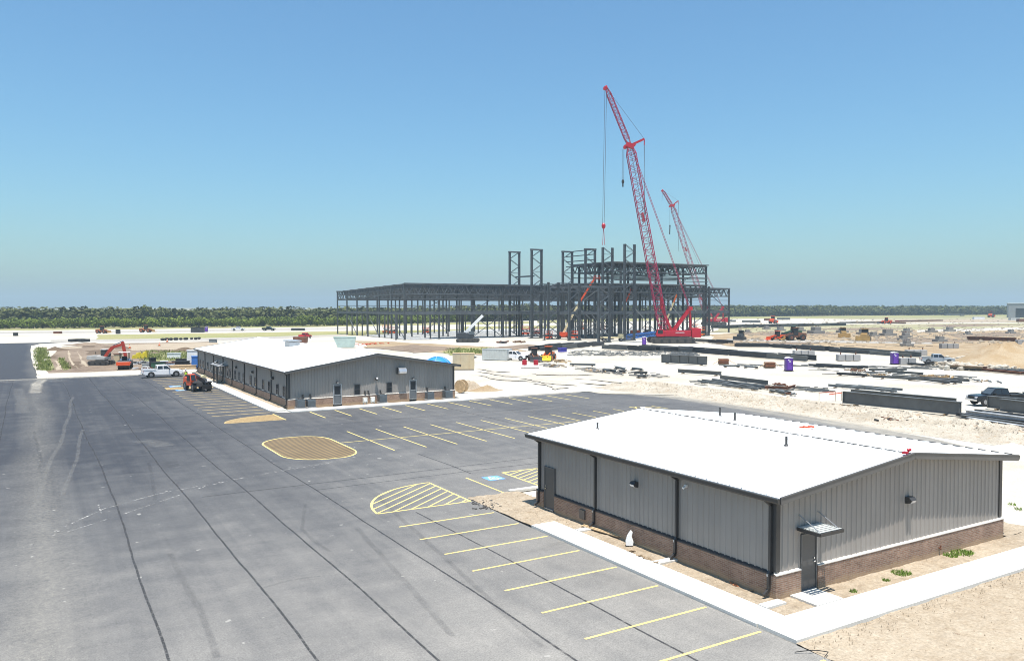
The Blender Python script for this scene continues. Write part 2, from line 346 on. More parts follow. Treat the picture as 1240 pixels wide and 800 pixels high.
# white caliche pad of the yard, then the darker fields on it, each sheet above the last
flat('caliche_pad', [(-300, 70), (-300, 395), (20, 440), (120, 470), (300, 520), (620, 560), (560, 250), (330, 60), (330, -90), (20, -90), (20, 60)], -.075, CALICHE, amp=5)
Z = [-.072]
def zone(name, px, mat, amp=1.5, it=4):
    Z[0] += .0022; return flat(name, GP(px), Z[0], mat, amp=amp, it=it)
# left: roads and fields beyond the lot
zone('haul_road', [(-80, 404.6), (200, 402), (420, 398.5), (420, 396.5), (200, 399.8), (-80, 402.5)], LOTFAR, 2)
zone('grass_strip', [(-80, 400.6), (200, 398), (420, 395), (640, 391.5), (640, 389), (420, 392), (200, 395), (-80, 398)], STRIPGRASS, 4)
zone('grass_field', [(118, 405), (420, 400.5), (660, 397), (660, 401), (420, 406), (250, 410), (118, 411.5)], STRIPGRASS, 2)
zone('haul_road', [(60, 411.2), (250, 409), (420, 404.5), (420, 406.5), (250, 412.3), (60, 414)], LOTFAR, .8)
zone('brown_field', [(52, 420), (130, 416), (260, 413), (262, 430), (262, 452), (150, 452.5), (60, 453), (46, 448)], BROWN, 1.2)
for a in (BROWN, DIRT): pass
DARKE = ground_mat('dark_earth', (.15, .105, .07), (.105, .075, .05), (.22, .165, .12), .3, 1.2, .2)
for q in ([(60, 421), (74, 420), (76, 424), (62, 426)], [(62, 430), (72, 430), (73, 433), (60, 434)], [(98, 417), (118, 417.5), (112, 420), (97, 419)], [(103, 424), (122, 423), (118, 430), (106, 429)], [(120, 419), (240, 418.5), (238, 421), (140, 422)], [(80, 438), (96, 437), (98, 445), (84, 446)], [(128, 432), (140, 430), (142, 440), (128, 441)], [(160, 446), (178, 445), (180, 449), (158, 450)]): zone('dark_earth', q, DARKE, 1.0)
for q in ([(82, 424), (84, 424), (90, 440), (96, 445), (93, 445), (87, 440)], [(93, 425), (95, 425), (100, 436), (107, 443), (104, 443), (98, 437)], [(64, 436), (72, 436), (76, 447), (68, 448)], [(55, 421), (100, 419), (100, 421), (57, 423)]): zone('track_scar', q, DIRT, .5)
zone('dirt_bank', [(150, 417), (262, 414), (262, 421), (160, 424)], DIRT, 1)
zone('green_verge', [(44, 420.5), (56, 420.5), (62, 436), (62, 448.5), (47, 449)], GREENV, .8)
zone('green_verge', [(71, 434), (77, 433), (84, 447), (76, 448)], GREENV, .6)
zone('green_verge', [(168, 430), (236, 423), (240, 434), (200, 437), (172, 437)], GREENV, .8)
# around the steel frame
zone('tan_field', [(425, 412.5), (470, 413), (560, 418), (620, 421), (640, 424), (600, 430), (540, 427), (440, 420)], FILL, 2)
zone('grass_strip', [(535, 426), (560, 421), (590, 420), (598, 423), (570, 429), (545, 430)], STRIPGRASS, 1)
zone('concrete_slab', [(440, 405.5), (500, 411.5), (690, 407), (860, 402), (820, 397), (600, 398)], CONCP, .3)
zone('grass_field', [(560, 398.5), (690, 397), (690, 394), (560, 395.5)], STRIPGRASS, 3)
zone('worn_field', [(650, 391), (880, 386), (1240, 383), (1290, 383), (1290, 380.6), (880, 383.6), (650, 388)], STRIPGRASS, 4)
zone('tan_field', [(862, 402), (930, 404), (1030, 403), (1110, 405), (1290, 400), (1290, 390.5), (1050, 392.5), (880, 395)], FIELD, 3)
zone('brown_field', [(1030, 391.5), (1290, 389), (1290, 386), (1100, 386.5), (1030, 389)], DIRT, 3)
zone('tan_field', [(855, 405), (930, 402), (1030, 401), (1290, 398), (1290, 450), (1205, 446), (1150, 432), (1105, 430), (1020, 421), (935, 415), (885, 419), (862, 414)], FILL, 2.5)
zone('caliche_track', [(1110, 399.5), (1290, 394.5), (1290, 397.5), (1180, 401), (1110, 402)], CALICHE, 2)
for q in ([(880, 404), (960, 402), (1030, 404), (940, 407)], [(1050, 411), (1120, 409), (1200, 412), (1100, 417)], [(985, 398), (1060, 396.5), (1100, 398), (1030, 400.5)], [(1140, 404), (1235, 402), (1250, 406), (1160, 409)], [(900, 415), (960, 413.5), (1000, 416), (940, 417.5)], [(1110, 394), (1180, 392), (1240, 393), (1150, 396)], [(440, 421), (500, 417), (560, 421), (500, 427)], [(590, 421), (640, 417), (650, 420), (610, 425)]): zone('dark_earth', q, BROWN, 2.0)
zone('haul_road', [(880, 410), (990, 411.5), (1130, 414.5), (1130, 416.5), (990, 414.5), (880, 412.5)], LOTFAR, 1)
RUT = ground_mat('wheel_rut', (.47, .425, .355), (.39, .345, .28), (.50, .455, .39), .3, 1.0, .06)
for q in ([(574, 449.5), (600, 450), (640, 456.5), (612, 455.5)], [(574, 453.5), (612, 457.5), (650, 462), (608, 460)], [(628, 457.5), (662, 459), (700, 466.5), (655, 463)], [(640, 463), (690, 469), (672, 471.5)], [(575, 446.5), (592, 446.5), (625, 451), (598, 450)],
          [(690, 457), (760, 462), (850, 468.5), (760, 464)], [(700, 463), (790, 468), (900, 479), (780, 470)], [(640, 452), (700, 452.5), (720, 454), (650, 453.5)], [(960, 492), (1040, 495), (1080, 499), (1000, 497)], [(1120, 516), (1240, 531), (1240, 534), (1140, 520)], [(700, 473), (760, 474.5), (830, 479), (740, 477)]): zone('wheel_rut', q, RUT, 1.0)
# the white apron between the two buildings' ends and the yard road, then asphalt
LOT = [(-90, -60), (20.62, -60), (20.55, 33.5), (20.72, 38.85), (25.0, 39.3), (46, 39.2), (51, 36.2), (57, 33.6), (60.6, 33.2), (62.6, 38), (63.8, 46), (65, 58), (65.2, 70),
       (64, 78), (58, 81.6), (50, 82), (42.6, 81.2), (24.2, 80.3), (22.4, 80.45), (21.2, 81.1), (20.55, 82.4), (20.5, 136.5), (18, 137.8), (.4, 138.1), (-90, 137)]
lot = flat('asphalt_lot', LOT, 0, ASPH)
ex = [(0.4, 138.2), (0.35, 148), (-.2, 180), (-.6, 256), (1.5, 268), (9, 275), (-40, 275), (-40, 268), (-11, 266), (-7.2, 232), (-6.6, 170), (-7, 138.2)]
flat('asphalt_road', ex, -.004, ROAD, amp=.25, it=3)
flat('caliche_strip', [(.5, 138.25), (15, 137.9), (20.3, 138.2), (24, 139), (24, 150), (9, 147.5), (2, 148.5), (1.6, 190), (3, 245), (8, 262), (20, 268), (40, 270), (40, 262), (16, 258), (6.5, 243), (2.6, 190), (.9, 170), (.55, 148)], -.03, CALICHE, amp=.35)
# ---- marks on the lot: seams between paver passes, patches, tracks
for x, y0, y1 in ((3.6, 20, 128), (7.15, 10, 137), (10.35, 10, 137), (13.9, 6, 137), (17.0, 8, 38), (24.0, 45, 53), (-2.6, 60, 137), (-6.2, 40, 137), (37.5, 39.6, 80)):
    ribbon('seam', [(x-.25 if x == 3.6 and y0 < 30 else x, y0), (x+.1, (y0*2+y1)/3), (x-.08, y1)], .11, .0035, SEAM, lot, .07)
for y, x0, x1 in ((45.6, 14, 37), (47.2, 8, 56), (70.5, 23, 56)):
    ribbon('seam', [(x0, y), ((x0+x1)/2, y+.25), (x1, y-.1)], .11, .0035, SEAM, lot, .04)
for path in ([(75, 646), (150, 622), (250, 588), (330, 571), (400, 559), (450, 549)], [(66, 643), (125, 616), (190, 598), (300, 577), (400, 560)], [(72, 642), (62, 650)]):
    ribbon('tyre_track', GP(path), .13, .005, CHALK, lot, .03)
ribbon('tyre_track', GP([(118, 610), (122, 622), (135, 618)]), .1, .0052, CHALK, lot, .03)
for path, w in (([(205, 670), (222, 705), (246, 748), (262, 796)], .3), ([(40, 522), (50, 560), (48, 572)], .25), ([(372, 610), (366, 640), (380, 655), (400, 668)], .2), ([(455, 600), (530, 668), (600, 730), (660, 782)], .3),
                ([(180, 560), (190, 605)], .25), ([(430, 640), (500, 716), (545, 770)], .3), ([(318, 712), (352, 702), (388, 697)], .22)):
    ribbon('tyre_scuff', GP(path), w, .0042, SCUFF, lot, .08)
for path, w in (([(165, 536), (180, 534), (200, 540)], 1.9), ([(640, 668), (665, 660), (690, 655)], .5), ([(430, 510), (380, 500)], .7), ([(480, 505), (640, 497), (700, 490)], 1.2), ([(190, 500), (330, 496)], .5), ([(0, 463), (40, 460), (80, 461)], 3.0), ([(20, 470), (30, 500)], 1.5), ([(40, 625), (90, 480)], .35), ([(75, 600), (100, 520)], .3)):
    ribbon('dust_smear', GP(path), w, .0045, SMEAR, lot, .15)
for path, w in (([(60, 34), (62.3, 39), (63.6, 47), (64.6, 58), (64.8, 70), (63.4, 77)], 3.6), ([(47, 37.8), (52, 35.4), (57.5, 33.8), (61, 34)], 3.0), ([(56, 35), (58.5, 42), (60, 52)], 3.0), ([(58, 80.8), (50, 81.2), (43, 80.6)], 1.4), ([(-8, 137), (2, 137.2), (14, 136.9)], 2.6), ([(1.2, 137), (.2, 128), (.4, 115)], 1.6)):
    ribbon('dust_smear', path, w, .0048, DUSTM, lot, .2)
flat('dark_patch', GP([(185, 559), (214, 557), (218, 564), (196, 567)]), .003, M('patch_asphalt', (.05, .05, .053), .85, 0, .3, 2), lot)
# ---- painted bays
def line(a, b, w=.11, mat=None, name='parking_line', z=.0065):
    return ribbon(name, [a, b], w, z, mat or YEL, lot, 0, .6)
YL = [35.85, 33.4, 30.85, 28.3, 25.7, 23.15, 20.6, 18.1, 15.6, 13.1]
for y in YL: line((15.1, y), (20.42, y))
for y in [81.6+2.56*k for k in range(11)]+[113.6+2.56*k for k in range(8)]: line((14.8, y), (20.4, y), .24, YELW)
for k in range(14): line((22.95+2.62*k, 55.3), (22.95+2.62*k, 65.8))
line((20.5, 60.5), (57, 60.5))
for k in range(13): line((24.0+2.62*k, 74.9), (24.0+2.62*k, 80.0), .13)
line((23.08, 38.7), (23.08, 44.1))
for k in range(6): line((31.2+2.62*k, 39.6), (31.2+2.62*k, 44.2))
def inside(p, poly):
    c = False; n = len(poly)
    for i in range(n):
        a, b = poly[i], poly[(i+1) % n]
        if (a[1] > p[1]) != (b[1] > p[1]) and p[0] < (b[0]-a[0])*(p[1]-a[1])/(b[1]-a[1])+a[0]: c = not c
    return c
def island(poly, ang, gap, w, mat, fill=None, ow=.13, hatch=None):
    """outlined no-parking island with diagonal bars clipped to its outline"""
    if fill: flat('island_fill', poly, .0052, fill, lot)
    for a, b in zip(poly, poly[1:]+poly[:1]): line(a, b, ow, mat, 'island_outline', .0072)
    d = Vector((math.cos(ang), math.sin(ang))); nn = Vector((-d.y, d.x)); pv = [Vector(p) for p in poly]
    s = [p.dot(nn) for p in pv]; k = min(s)+gap*.6
    while k < max(s):
        hit = []
        for a, b in zip(pv, pv[1:]+pv[:1]):
            u, v = a.dot(nn)-k, b.dot(nn)-k
            if u*v < 0: q = a+(b-a)*(u/(u-v)); hit.append(q.dot(d))
        hit.sort()
        for u, v in zip(hit[::2], hit[1::2]):
            if v-u > .3: line(d*u+nn*k, d*v+nn*k, w, hatch or mat, 'hatch_line', .0068)
        k += gap
TANP2 = paint_mat('fresh_tan_paint', (.30, .20, .09), 3.0, .22)
arc = lambda cx, cy, rx, ry, a0, a1, n=14: [(cx+rx*math.cos(math.radians(a0+(a1-a0)*k/n)), cy+ry*math.sin(math.radians(a0+(a1-a0)*k/n))) for k in range(n+1)]
island([(20.5, 38.6)]+[(20.5, 44.05)]+arc(20.5, 38.5, 5.4, 5.55, 92, 178), math.radians(38), .62, .10, YEL)
ov = arc(18.0, 62.4, 2.9, 2.9, 100, 180, 7)+arc(18.0, 57.4, 2.9, 2.9, 180, 260, 7)+arc(18.4, 57.2, 2.05, 2.7, 280, 355, 6)+[(20.47, 58), (20.48, 62.6)]+arc(18.4, 62.6, 2.05, 2.6, 10, 80, 6)
island(ov, math.radians(33), .42, .13, YEL, TANP, .13, TANP2)
island([(20.3, 75.7), (20.3, 79.75)]+arc(20.3, 75.7, 5.4, 4.1, 92, 178, 9), math.radians(33), .42, .10, YELW, TANP2, .12)
line((20.35, 75.5), (20.35, 80.2), .16)
island([(20.3, 110.6), (20.3, 113.2), (14.7, 113.2), (14.7, 110.6)], math.radians(33), .5, .16, YELW, TANP2)
island([(25.8, 39.9), (28.4, 39.9), (28.4, 44.25), (25.8, 44.25)], math.radians(28), .5, .10, YEL)
island(arc(54.4, 60.4, 2.6, 6.0, -88, 88, 12)+[(54.4, 66.4)], math.radians(60), .8, .13, YEL)
def ada(cx, cy, s, rz=0):
    c, q = math.cos(rz), math.sin(rz); T = lambda p: (cx+(p[0]*c-p[1]*q)*s, cy+(p[0]*q+p[1]*c)*s)
    flat('accessible_square', [T(p) for p in ((-.62, -.62), (.62, -.62), (.62, .62), (-.62, .62))], .006, BLUEP, lot)
    w = .085*s
    ribbon('accessible_symbol', [T(p) for p in arc(-.02, -.12, .33, .33, 118, 395, 18)], w, .0085, WHITEP, lot)
    for pl in ([(-.08, .3), (-.04, -.02), (.22, -.02), (.36, -.36), (.46, -.32)], [(-.06, .16), (.2, .14)]):
        ribbon('accessible_symbol', [T(p) for p in pl], w, .0085, WHITEP, lot)
    flat('accessible_symbol', [T(p) for p in arc(-.09, .44, .10, .10, 0, 330, 9)], .0085, WHITEP, lot)
ada(24.5, 43.1, .92); ada(16.2, 109.2, 1.15); ada(16.2, 114.9, 1.15)
# ---- concrete walks
def slabs(name, runs, mat=CONC, thick=.17, z=.1):
    """each poured panel is a piece of its own with a tooled joint beside it"""
    base = MB()
    x0, y0, x1, y1 = runs[0]; base.b2((x0+.05, y0+.05, z-.12), (x1-.05, y1-.05, z-.03)); root = base.build(name, mat); root['kind'] = 'structure'
    for x0, y0, x1, y1 in runs:
        L = (x1-x0, y1-y0); ax = 0 if L[0] >= L[1] else 1; n = max(1, round(L[ax]/1.55))
        for k in range(n):
            a = [x0, y0, z-thick]; b = [x1, y1, z+random.uniform(-.003, .003)]
            a[ax] = (x0, y0)[ax]+L[ax]*k/n+.006; b[ax] = (x0, y0)[ax]+L[ax]*(k+1)/n-.006
            m = MB(); m.b2(a, b); m.build('slab', mat, root)
    return root
slabs('sidewalk', [(20.62, 18.46, 21.98, 32.55), (20.66, 16.86, 60, 18.44), (23.72, 18.46, 25.15, 19.68)])
slabs('sidewalk', [(20.55, 84.2, 21.9, 136.5), (22.3, 80.4, 42.6, 82.2), (20.55, 82.3, 22.28, 84.18)])
for y, lab in ((30.6, 'narrow concrete gutter strip below the second downspout, beside the loose boards'), (25.05, 'narrow concrete gutter strip below the third downspout, past the white bag'), (19.42, 'narrow concrete gutter strip by the brick corner of the near building')):
    m = MB(); m.b2((21.99, y-.2, -.02), (23.0, y+.2, .125)); tag(m.build('splash_strip', CONC), lab, 'splash block')
m = MB(); m.b2((23.4, 39.18, -.03), (26.6, 39.5, .13)); tag(m.build('kerb_strip', CONC, None, False, .02), 'short pale concrete kerb at the end of the bays by the near building corner', 'kerb')
# ---- bare earth round the near building, raked and lumpy
def earth(x, y): return .03+.035*nz(x, y, .9)+.018*nz(x, y, 4.1, 3)
grid('dirt_verge', 21.9, 22.85, 84.2, 136.6, 10, 260, lambda x, y: .06+.06*nz(x, y, .9)+.03*nz(x, y, 4, 2), DIRT)
grid('dirt_verge', 23.1, 23.72, 18.44, 19.7, 12, 24, lambda x, y: .045+.03*nz(x, y, 1.3)+.02*nz(x, y, 5, 2), DIRT)
grid('dirt_verge', 21.98, 23.1, 18.44, 32.6, 12, 120, lambda x, y: .045+.03*nz(x, y, 1.3)+.02*nz(x, y, 5, 2), DIRT)
grid('dirt_verge', 20.66, 24.0, 32.5, 39.3, 40, 70, lambda x, y: .03+.05*nz(x, y, 1.1)+.03*nz(x, y, 4, 2)-.25*max(0, (20.95-x))*0, DIRT)
grid('dirt_verge', 25.15, 60, 18.43, 19.72, 260, 14, lambda x, y: .055+.035*nz(x, y, 1.2)+.02*nz(x, y, 5, 2), DIRT)
grid('dirt_verge', 38.62, 41.2, 19.7, 39, 20, 140, lambda x, y: .05+.09*nz(x, y, .8)+.02*nz(x, y, 4, 2), DIRT)
grid('bare_ground', 20.64, 62, -14, 16.86, 260, 190, lambda x, y: .0+.05*nz(x, y, .5)+.028*nz(x, y*.5, 2.2, 4)+.012*nz(x, y, 7, 1)+.03*math.sin(y*1.1+.4*nz(x, y, .3))*max(0, nz(x, y, .12, 7)), DIRT)
grid('caliche_apron', 41.2, 66, 18.5, 33.4, 90, 60, lambda x, y: -.02+.05*nz(x, y, .7)+.02*nz(x, y, 3, 3), CALICHE)
# ---- the spoil berm along the yard side of the access road
def berm(x, y):
    u = (x-65.4)/10.6; e = max(0, math.sin(PI*min(1, max(0, u))))
    r = abs(nz(x*1.0, y*.8, .45, 2)); return -.06+e*(.26+.3*nz(x, y, .22))+e*.55*r+.16*e*nz(x, y, 2.0, 5)
grid('spoil_berm', 63.8, 76.6, -25, 86, 110, 560, berm, BERM)
st = MB()
for k in range(5200):
    x = random.gauss(70, 2.7); y = random.uniform(-12, 82)
    if not 64.4 < x < 76: continue
    r = random.choice((.05, .06, .08, .1, .14, .2 if random.random() < .3 else .07)); z = berm(x, y)
    a = random.random()*PI; vs = [(x+r*math.cos(a+k2*2.1)*random.uniform(.6, 1.2), y+r*math.sin(a+k2*2.1)*random.uniform(.6, 1.2), z-.02) for k2 in range(3)]+[(x, y, z+r*random.uniform(.4, .9))]
    st.add(vs, [(0, 1, 3), (1, 2, 3), (2, 0, 3)])
tag(st.build('gravel', ground_mat('stones', (.45, .38, .29), (.30, .24, .18), (.58, .52, .43), 2.0, 6.0, .02)), None, None, kind='stuff')
st = MB()
for k in range(2600):
    q = random.random()
    if q < .35: x, y = random.uniform(22, 23), random.uniform(18.5, 33)
    elif q < .6: x, y = random.uniform(20.8, 38), random.uniform(-2, 16.7)
    elif q < .8: x, y = random.uniform(20.8, 24), random.uniform(33, 39.2)
    else: x, y = random.uniform(25.4, 45), random.uniform(18.5, 19.6)
    if q >= .35 and q < .6 and random.random() < .5: y = 16.8-abs(random.gauss(0, .5))
    r = random.uniform(.01, .03)*(2 if random.random() < .05 else 1); a = random.random()*PI; z = .05
    vs = [(x+r*math.cos(a+j*2.1)*random.uniform(.6, 1.2), y+r*math.sin(a+j*2.1)*random.uniform(.6, 1.2), z-.04) for j in range(3)]+[(x, y, z+r*random.uniform(.5, 1.0))]
    st.add(vs, [(0, 1, 3), (1, 2, 3), (2, 0, 3)])
tag(st.build('dirt_clods', ground_mat('clods', (.42, .34, .25), (.33, .26, .18), (.5, .42, .32), 3.0, 8.0, .01)), None, None, kind='stuff')
# asphalt crumbs at the broken edge
PATCHA = M('broken_asphalt', (.075, .07, .065), .9, 0, .35, 3)
st = MB()
for k in range(80):
    p = G(random.uniform(570, 606), random.uniform(605, 617))
    r = random.uniform(.02, .07); st.ball((p.x, p.y, .03), r, 5, 3, (1.3, 1.3, .45))
tag(st.build('asphalt_rubble', PATCHA), None, None, kind='stuff')
# ---- grass: blades, not paint
def blades(name, spots, mat):
    v = []; f = []
    for (x, y, z, r, n, h) in spots:
        for _ in range(n):
            a = random.random()*2*PI; d = r*math.sqrt(random.random()); px, py = x+d*math.cos(a), y+d*math.sin(a); b = random.random()*2*PI
            hh = h*random.uniform(.5, 1.1); w = hh*random.uniform(.10, .2); lx, ly = random.uniform(-.5, .5)*hh, random.uniform(-.5, .5)*hh; o = len(v)
            v += [(px-w*math.cos(b), py-w*math.sin(b), z), (px+w*math.cos(b), py+w*math.sin(b), z), (px+lx, py+ly, z+hh)]; f.append((o, o+1, o+2))
    m = MB(); m.v, m.f = v, f; return tag(m.build(name, mat), None, None, kind='stuff')
def leaf_mat(name, dark, light, dry=None):
    m, t, p, n, l = nodes(name); gi = t.nodes.new('ShaderNodeNewGeometry'); oi = t.nodes.new('ShaderNodeObjectInfo')
    a = ramp(t, gi.outputs['Random Per Island'], [(0, dark), (1, light)]).outputs[0]
    nn = ramp(t, noise(t, gi.outputs['Position'], .07, 3), [(.35, (.8, .78, .74)), (.65, (1.16, 1.14, 1.0))]).outputs[0]
    c = mixc(t, 1.0, a, nn, 'MULTIPLY'); c = mixc(t, math_(t, 'MULTIPLY', oi.outputs['Random'], .3), c, dry or light)
    l.new(c, p.inputs['Base Color']); p.inputs['Roughness'].default_value = .7; p.inputs['Specular IOR Level'].default_value = .2
    p.inputs['Subsurface Weight'].default_value = 0; MATS[name] = m; return m
GRASS = leaf_mat('grass_blades', (.07, .13, .02), (.20, .30, .06)); VERGE = leaf_mat('verge_grass', (.08, .12, .03), (.24, .27, .09))
z5 = lambda x, y: (920+x/3.875, 640+y/3.875)
sp = []
for (a, b), r, n in ((z5(895, 132), .3, 220), (z5(945, 120), .45, 420), (z5(985, 118), .22, 120), (z5(660, 215), .36, 260), (z5(690, 218), .2, 90), (z5(593, 250), .14, 60), (z5(440, 302), .14, 70)):
    p = G(a, b); sp.append((p.x, p.y, .05, r, n, .13))
p = G(876, 700); sp.append((p.x, p.y, .05, .2, 50, .1))
for (a, b) in ((1233, 618), (1226, 612)): p = G(a, b); sp.append((p.x, p.y, .05, .22, 40, .16))
blades('grass', sp, GRASS)
sp = []
for _ in range(260):
    t = random.random(); x = random.uniform(44+t*3, 54+t*6); p = G(x, 421+t*27); sp.append((p.x, p.y, -.05, .9, 14, random.uniform(.25, .6)))
for _ in range(60): t = random.random(); p = G(random.uniform(72, 77)+t*6, 434+t*13); sp.append((p.x, p.y, -.05, .6, 8, .5))
for _ in range(180): p = G(random.uniform(172, 238), random.uniform(425, 436)); sp.append((p.x, p.y, -.05, 1.2, 9, .6))
for _ in range(120): p = G(random.uniform(545, 594), random.uniform(422, 428)); sp.append((p.x, p.y, -.05, 1.6, 9, .6))
blades('verge_grass', sp, VERGE)

# ------------------------------------------------------------------ the two metal buildings
def ribs(u0, u1, top, z0, axis, c, out, step=.305):
    """profiled wall sheet: flat pans with a trapezoid rib every 305 mm; axis 0 runs along x at y=c, 1 along y at x=c"""
    m = MB(); us = []; u = u0
    while u < u1-.01:
        us += [(u, 0), (u+.03, .032), (u+.075, .032), (u+.105, 0)]; u += step
    us.append((u1, 0)); P = []
    for u, d in us:
        u = min(u, u1); w = c+out*d; z1 = top(u); P.append(((u, w, z0) if axis == 0 else (w, u, z0), (u, w, z1) if axis == 0 else (w, u, z1)))
    m.v = [q for pr in P for q in pr]; m.f = [(2*i, 2*i+2, 2*i+3, 2*i+1) for i in range(len(P)-1)]
    return m
def wall_light(root, p, dr, s=1.0, hood=True):
    """small wall pack: body, pale lens"""
    b = MB(); d = Vector(dr); p = Vector(p); sx = Vector((-d.y, d.x, 0)); z = Vector((0, 0, 1))
    prof = [(0, .13), (.16, .13), (.26, .02), (.2, -.08), (0, -.13)]
    vs = [p+d*a*s+z*b_*s+sx*k*.16*s for k in (-1, 1) for a, b_ in prof]; b.add(vs, [(0, 1, 2, 3, 4), (9, 8, 7, 6, 5)]+[(i, 5+i, 5+(i+1) % 5, (i+1) % 5) for i in range(5)])
    o = b.build('wall_light', BRONZE, root)
    q = MB(); q.add([p+d*.265*s+z*.015*s+sx*.14*s, p+d*.265*s+z*.015*s-sx*.14*s, p+d*.205*s-z*.085*s-sx*.14*s, p+d*.205*s-z*.085*s+sx*.14*s], [(0, 1, 2, 3)]); q.build('lens', LENS, o)
    return o
def downspout(root, x, y, zt, zb=.15, face=(-1, 0), kick=True):
    """square pipe with the offset under the gutter and a kicked-out foot"""
    f = Vector((face[0], face[1], 0)); p = Vector((x, y, 0)); m = MB(); w = .12
    pts = [p+f*.42+Vector((0, 0, zt)), p+f*.36+Vector((0, 0, zt-.12)), p+f*.09+Vector((0, 0, zt-.3)), p+f*.09+Vector((0, 0, 1.05)), p+f*.16+Vector((0, 0, .92)), p+f*.16+Vector((0, 0, zb+.2)), p+f*.42+Vector((0, 0, zb+.03))]
    for a, b in zip(pts, pts[1:]): m.bar(a, b, w, w*.8, up=(0, 1, 0) if abs(f.x) > .5 else (1, 0, 0))
    o = m.build('downspout', BRONZE, root)
    k = MB(); k.box(pts[4]+f*.07-Vector((0, 0, .02)), (.05, .05, .09)); k.build('strap', GALV, o); return o
def door(root, p, w, h, axis, out, mat, glassy=False, frame=DFRAME):
    """flush steel door: leaf, frame, handle, half glass where there is one"""
    x, y, z = p; fr = MB(); t = .06
    def bx(m, u0, u1, z0, z1, d0, d1):
        if axis == 0: m.b2((x+u0, y+out*d0, z+z0), (x+u1, y+out*d1, z+z1))
        else: m.b2((x+out*d0, y+u0, z+z0), (x+out*d1, y+u1, z+z1))
    lf = MB(); bx(lf, -w/2, w/2, .01, h, .0, .055); leaf = lf.build('door', mat, root)
    for a, b, c, d in ((-w/2-t, -w/2-.002, 0, h+t), (w/2+.002, w/2+t, 0, h+t), (-w/2, w/2, h+.003, h+t)): bx(fr, a, b, c, d, .0, .085)
    fr.build('frame', frame, leaf)
    hm = MB(); bx(hm, w/2-.16, w/2-.06, 1.0, 1.05, .056, .11); hm.build('handle', CHROME, leaf)
    hm = MB(); bx(hm, w/2-.13, w/2-.08, 1.12, 1.18, .056, .09); hm.build('deadbolt', CHROME, leaf)
    th = MB(); bx(th, -w/2, w/2, -.04, .006, -.0, .12); th.build('threshold', GALV, leaf)
    if glassy:
        gm = MB(); bx(gm, -w/2+.12, w/2-.12, 1.08, h-.14, .056, .062); gm.build('pane', GL, leaf)
        pm = MB(); bx(pm, -w/2+.06, w/2-.06, .95, 1.0, .056, .075); pm.build('push_rail', GALV, leaf)
    return leaf
def window(root, p, w, h, axis, out):
    x, y, z = p
    def bx(m, u0, u1, z0, z1, d0, d1):
        if axis == 0: m.b2((x+u0, y+out*d0, z+z0), (x+u1, y+out*d1, z+z1))
        else: m.b2((x+out*d0, y+u0, z+z0), (x+out*d1, y+u1, z+z1))
    f = MB(); t = .07
    for a, b, c, d in ((-w/2, -w/2+t, 0, h), (w/2-t, w/2, 0, h), (-w/2+t, w/2-t, h-t, h), (-w/2+t, w/2-t, 0, t), (-w/2+t, w/2-t, h*.5-.02, h*.5+.02)): bx(f, a, b, c, d, .0, .075)
    o = f.build('window', WFRAME, root)
    g_ = MB(); bx(g_, -w/2+t, w/2-t, t, h-t, .0, .04); g_.build('pane', GL, o)
    s = MB(); bx(s, -w/2-.05, w/2+.05, -.07, -.003, .0, .11); s.build('sill', SILL, o); return o
